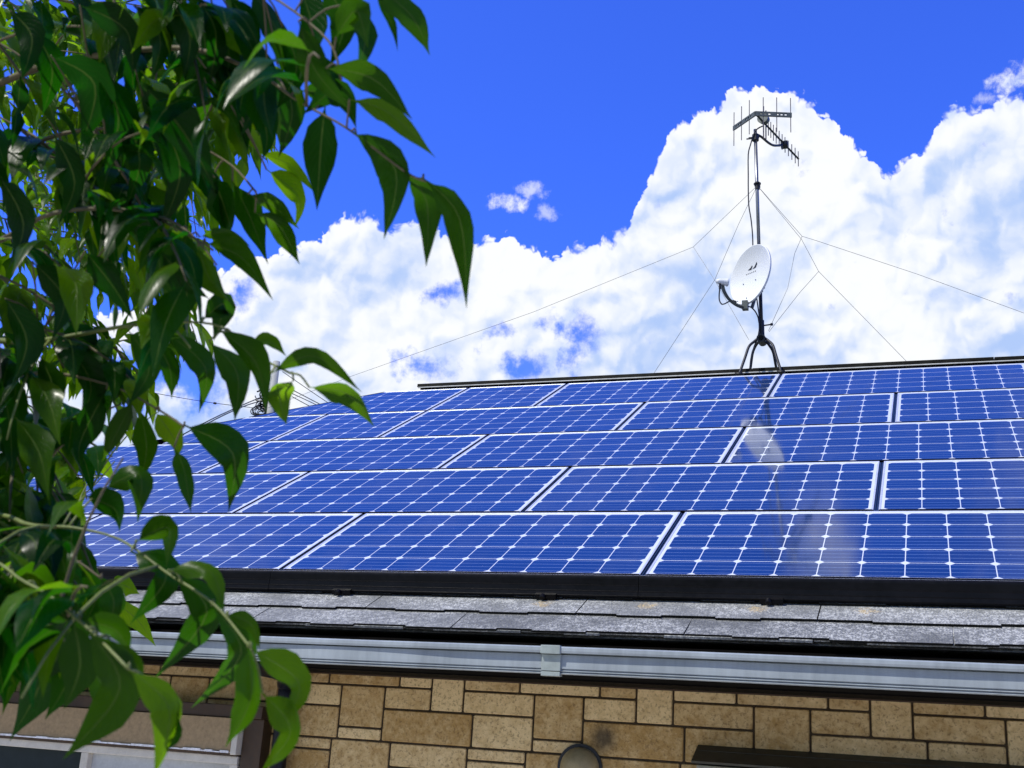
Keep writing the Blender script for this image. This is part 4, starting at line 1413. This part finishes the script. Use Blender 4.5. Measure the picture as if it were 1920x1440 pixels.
# leaves traced one by one: base, bend, tip, width, distance, tone
TR = {
    'k': [((700, -30), (772, 30), (806, 104), 60, .95, .3), ((704, -10), (735, 45), (746, 97), 20, .96, .2)],
    'a': [((560, 40), (590, 130), (655, 205), 62, .92, .25), ((630, 70), (668, 20), (690, 90), 60, .9, .3), ((612, 128), (700, 148), (773, 224), 58, .9, .35), ((470, -20), (520, 60), (530, 150), 60, 1.0, .2), ((500, 110), (495, 190), (512, 262), 58, 1.0, .15),
          ((600, -40), (645, 40), (618, 128), 62, .95, .15), ((560, -30), (585, 60), (560, 152), 62, .98, .1), ((640, 10), (684, 64), (668, 142), 50, .93, .2), ((530, 50), (556, 130), (518, 206), 60, 1.0, .1), ((592, 95), (622, 160), (566, 216), 56, .96, .15),
          ((450, 50), (488, 150), (452, 256), 70, 1.05, .1), ((400, 20), (430, 110), (398, 200), 66, 1.05, .12), ((520, 120), (548, 210), (522, 296), 56, 1.02, .12), ((350, -10), (385, 90), (340, 180), 66, 1.1, .1)],
    'b': [((655, 186), (730, 212), (817, 296), 46, .9, .6), ((610, 196), (602, 270), (594, 394), 72, .95, .12), ((660, 246), (742, 320), (720, 448), 66, .91, .25), ((758, 322), (800, 380), (799, 500), 58, .9, .28), ((794, 334), (862, 410), (875, 578), 62, .89, .3),
          ((560, 170), (640, 180), (668, 240), 55, .96, .18), ((486, 288), (545, 310), (589, 360), 32, 1.15, .85), ((500, 318), (560, 370), (553, 428), 46, 1.15, .9), ((470, 150), (500, 250), (492, 300), 60, 1.0, .1)],
    'c': [((465, 364), (510, 385), (562, 430), 36, 1.05, .4), ((478, 398), (525, 425), (562, 496), 48, 1.06, .4), ((436, 340), (470, 410), (503, 496), 58, 1.1, .2), ((420, 300), (450, 240), (505, 300), 40, 1.2, .7), ((400, 330), (430, 420), (420, 440), 60, 1.1, .15)],
    'd': [((385, 455), (455, 485), (512, 563), 54, 1.0, .35), ((372, 462), (392, 520), (435, 570), 56, 1.0, .4), ((374, 444), (430, 436), (471, 463), 26, 1.02, .45), ((350, 430), (345, 520), (392, 560), 60, 1.02, .15), ((300, 410), (300, 500), (330, 560), 60, 1.05, .2)],
    'e': [((470, 640), (505, 640), (537, 668), 28, .98, .75), ((508, 700), (590, 668), (679, 736), 36, .95, .4), ((580, 726), (650, 738), (702, 800), 46, .94, .5), ((550, 714), (524, 738), (537, 796), 54, .95, .7), ((410, 618), (480, 680), (499, 775), 52, .97, .35),
          ((392, 640), (445, 700), (440, 790), 56, .98, .3), ((310, 622), (385, 690), (373, 775), 54, 1.0, .25), ((292, 640), (318, 690), (322, 748), 44, 1.02, .2), ((380, 600), (420, 570), (400, 640), 50, 1.0, .2), ((240, 618), (280, 690), (240, 760), 50, 1.04, .2)],
    'f': [((345, 797), (436, 850), (428, 962), 74, 1.0, .2), ((326, 840), (345, 880), (358, 962), 40, 1.0, .25), ((290, 770), (330, 830), (328, 860), 50, 1.02, .8), ((200, 730), (150, 830), (154, 882), 56, 1.05, .12), ((250, 750), (200, 850), (190, 865), 44, 1.05, .4), ((262, 765), (275, 840), (262, 905), 50, 1.04, .35)],
    'g': [((255, 1016), (315, 990), (312, 1064), 46, .88, .35), ((246, 1034), (312, 1080), (244, 1170), 66, .88, .15), ((321, 1074), (388, 1150), (288, 1274), 72, .85, .2), ((314, 1070), (395, 1072), (422, 1158), 44, .84, .5), ((397, 1136), (452, 1225), (358, 1328), 62, .83, .25),
          ((424, 1152), (470, 1170), (487, 1218), 34, .82, .45), ((464, 1214), (470, 1310), (422, 1402), 62, .8, .35), ((470, 1216), (560, 1280), (530, 1358), 62, .8, .6), ((492, 1300), (545, 1370), (486, 1450), 58, .8, .55), ((160, 930), (215, 955), (224, 1000), 60, .95, .15), ((195, 918), (262, 890), (258, 980), 50, .96, .3)],
    'h': [((240, 1255), (318, 1330), (288, 1460), 66, .7, .6), ((285, 1300), (330, 1370), (306, 1412), 34, .71, .2), ((163, 1180), (225, 1290), (118, 1424), 92, .72, .35), ((138, 1165), (150, 1250), (120, 1330), 84, .75, .25), ((210, 1210), (258, 1250), (262, 1300), 44, .73, .4), ((70, 1110), (130, 1180), (70, 1290), 90, .78, .2), ((150, 1165), (215, 1180), (246, 1230), 50, .74, .3)],
    'i': [((134, 886), (142, 930), (121, 984), 52, 1.95, 1.0), ((124, 862), (118, 900), (92, 940), 40, 1.96, 1.0), ((152, 858), (190, 868), (219, 908), 38, 1.91, .95), ((90, 820), (128, 830), (104, 876), 52, 1.97, .95)],
    'hh': [((205, 1122), (255, 1160), (292, 1212), 40, 1.86, .95), ((208, 1094), (235, 1098), (262, 1114), 40, 1.86, .9)],
    'dd': [((188, 1084), (214, 1130), (196, 1196), 54, .96, .2), ((150, 1064), (180, 1120), (150, 1180), 54, .97, .15)],
    'ee': [((158, 1238), (196, 1300), (170, 1376), 58, .8, .3), ((110, 1200), (128, 1270), (84, 1350), 66, .82, .15)],
    't': [((150, 10), (236, 56), (250, 146), 66, 1.0, .05), ((96, 104), (178, 160), (150, 280), 80, 1.0, .04), ((182, 128), (222, 220), (196, 326), 72, 1.02, .04), ((60, 52), (98, 128), (80, 216), 60, 1.04, .06), ((20, 20), (60, 70), (40, 150), 60, 1.04, .08)],
    'r': [((318, 0), (356, 66), (344, 148), 58, 1.0, .05), ((366, -10), (404, 60), (394, 156), 58, 1.0, .05), ((428, -10), (468, 60), (470, 168), 58, 1.0, .04), ((250, 10), (300, 70), (284, 150), 58, 1.02, .06)],
    's': [((268, 158), (346, 250), (404, 356), 86, 1.0, .03), ((296, 218), (338, 320), (300, 436), 64, 1.02, .05), ((0, 330), (44, 420), (16, 506), 60, 1.05, .08), ((230, 200), (262, 300), (238, 384), 60, 1.03, .06), ((100, 250), (140, 340), (110, 420), 56, 1.05, .1)],
    'u': [((160, 470), (214, 540), (250, 600), 60, 1.05, .07), ((60, 490), (120, 560), (96, 640), 62, 1.05, .07), ((238, 416), (290, 440), (288, 510), 54, 1.04, .1), ((10, 560), (50, 640), (20, 730), 66, 1.05, .06), ((120, 640), (170, 720), (146, 800), 58, 1.06, .08), ((300, 470), (350, 540), (330, 620), 60, 1.03, .07)],
    'j': [((26, 1160), (80, 1260), (18, 1390), 96, .92, .1), ((-30, 1130), (10, 1230), (-40, 1330), 90, .95, .15), ((40, 1170), (95, 1200), (110, 1300), 70, .9, .25)],
}
OUT = [(-1200, -1500), (760, -1500), (720, -300), (690, -20), (640, 60), (600, 170), (560, 250), (500, 330), (440, 430), (400, 520), (370, 600), (400, 680), (330, 760), (270, 840), (190, 900), (140, 1000), (200, 1100), (150, 1250), (60, 1340), (-1200, 1400)]


def inside(x, y):
    c_ = False
    for i in range(len(OUT)):
        (x0, y0), (x1, y1) = OUT[i], OUT[i - 1]
        if (y0 > y) != (y1 > y) and x < (x1 - x0) * (y - y0) / (y1 - y0) + x0:
            c_ = not c_
    return c_


def trunk_at(z):
    best = min(spline(TRUNK, 8), key=lambda p: abs(p.z - z))
    return best


for path, key in BR:
    pts = [at_d(x, y, d) for x, y, d in path]
    t0 = trunk_at(pts[0].z - 0.25)
    sp_ = spline([t0] + pts, 6)
    bm = bmesh.new()
    n = len(sp_)
    r0 = 0.007 if key in 'abcdef' else 0.0042
    tube(bm, sp_, [max(0.0010, r0 * (1 - i / (n - 1)) ** 1.7) for i in range(n)], 7)
    fo = Foliage()
    # side twigs carrying pairs of leaflets
    vis = sp_[7:]
    DEEP = key in ('y', 'z', 'aa', 'bb', 'cc', 'l', 'm', 'n', 'o', 'i', 'hh', 'ia', 'ib', 'ic', 'id')  # far leaves paler, near ones darker: sun and shade painted into leaf colour
    step = 2 if DEEP or key in ('g', 'h', 'dd', 'ee', 'ff', 'gg') else 6 if key in 'abcdefkrstu' else 4
    for i in range(0, len(vis) - 2, step):
        for s in (-1, 1):
            if rt.random() < 0.08:
                continue
            o_ = vis[i]
            d0 = (vis[i + 1] - vis[i]).normalized()
            px0 = CAM + Vector((0, 0, 0))
            lat = Vector((rt.uniform(-.4, .9), rt.uniform(-1, 1), rt.uniform(-.5, .7) * s)).normalized()
            tw = [o_]
            Lt = rt.uniform(0.10, 0.20)
            dirv = (d0 * 0.7 + lat * 0.9).normalized()
            for k in range(5):
                dirv = (dirv + Vector((0.04, 0.02, -0.16))).normalized()
                tw.append(tw[-1] + dirv * Lt / 5)
            # keep the twig inside the crown's outline
            rel = tw[-1] - CAM
            dz_ = rel.dot(FW)
            if dz_ < 0.45:
                continue
            qx, qy = 960 + F * rel.dot(RX) / dz_, 720 + F * rel.dot(DN) / dz_
            if not inside(qx, qy):
                continue
            tube(bm, tw, [0.0016, 0.0015, 0.0014, 0.0012, 0.001, 0.0008], 5)
            for k in range(1, 6):
                for sd_ in ((-1, 1) if k < 5 else (0,)):
                    if rt.random() < 0.06:
                        continue
                    b_ = tw[k]
                    dd_ = (tw[k] - tw[k - 1]).normalized()
                    lt = dd_.cross(Vector((0, 0, 1)))
                    lt = lt.normalized() if lt.length > .1 else Vector((1, 0, 0))
                    out_ = (lt * sd_ * 0.8 + dd_ * rt.uniform(.3, .9) + Vector((rt.uniform(-.3, .5), rt.uniform(-.3, .3), rt.uniform(-.5, .1)))).normalized()
                    Ll = rt.uniform(0.055, 0.100)
                    m_ = b_ + out_ * Ll * 0.46 - Vector((0, 0, 0.004))
                    t_ = m_ + (out_ + Vector((0.1, 0, rt.uniform(-2.2, -.9)))).normalized() * Ll * 0.55
                    rel = t_ - CAM
                    dz_ = rel.dot(FW)
                    if dz_ < 0.4 or not inside(960 + F * rel.dot(RX) / dz_, 720 + F * rel.dot(DN) / dz_):
                        continue
                    nn = (Vector((rt.uniform(-.5, .5), rt.uniform(-.7, .3), 1.0))).normalized()
                    fo.leaf([b_, m_, t_], Ll * (rt.uniform(0.22, 0.32) if DEEP else rt.uniform(0.25, 0.36)), nn, (0.35 + 0.65 * rt.random()) if DEEP else 0.7 * rt.random() ** 2.4, rt.uniform(.15, .6), rt.uniform(.1, .35), rt.uniform(-1.4, 1.4), seg=8)
    for lf in TR.get(key, []):
        base, mid, tip, w, dep, shd = lf
        px_leaf(fo, base, mid, tip, w, dep, shd, rt.uniform(.72, .95), rt.uniform(.2, .45), rt.uniform(.1, .3), rt.uniform(-.5, .5), rt.uniform(-.03, .03))
        bp = at_d(*base, dep)
        near = min(sp_, key=lambda p: (p - bp).length)
        if (near - bp).length < 0.15:
            md_ = near.lerp(bp, 0.5) + Vector((0, 0, 0.004))
            tube(bm, spline([near, md_, bp], 3), 0.0009, 5)
    br = obj('branch', bm, M_TWIG if key in 'eghi' else M_BARK, tree, True)
    obj('foliage', fo.bm, M_LEAF, br, recalc=False)
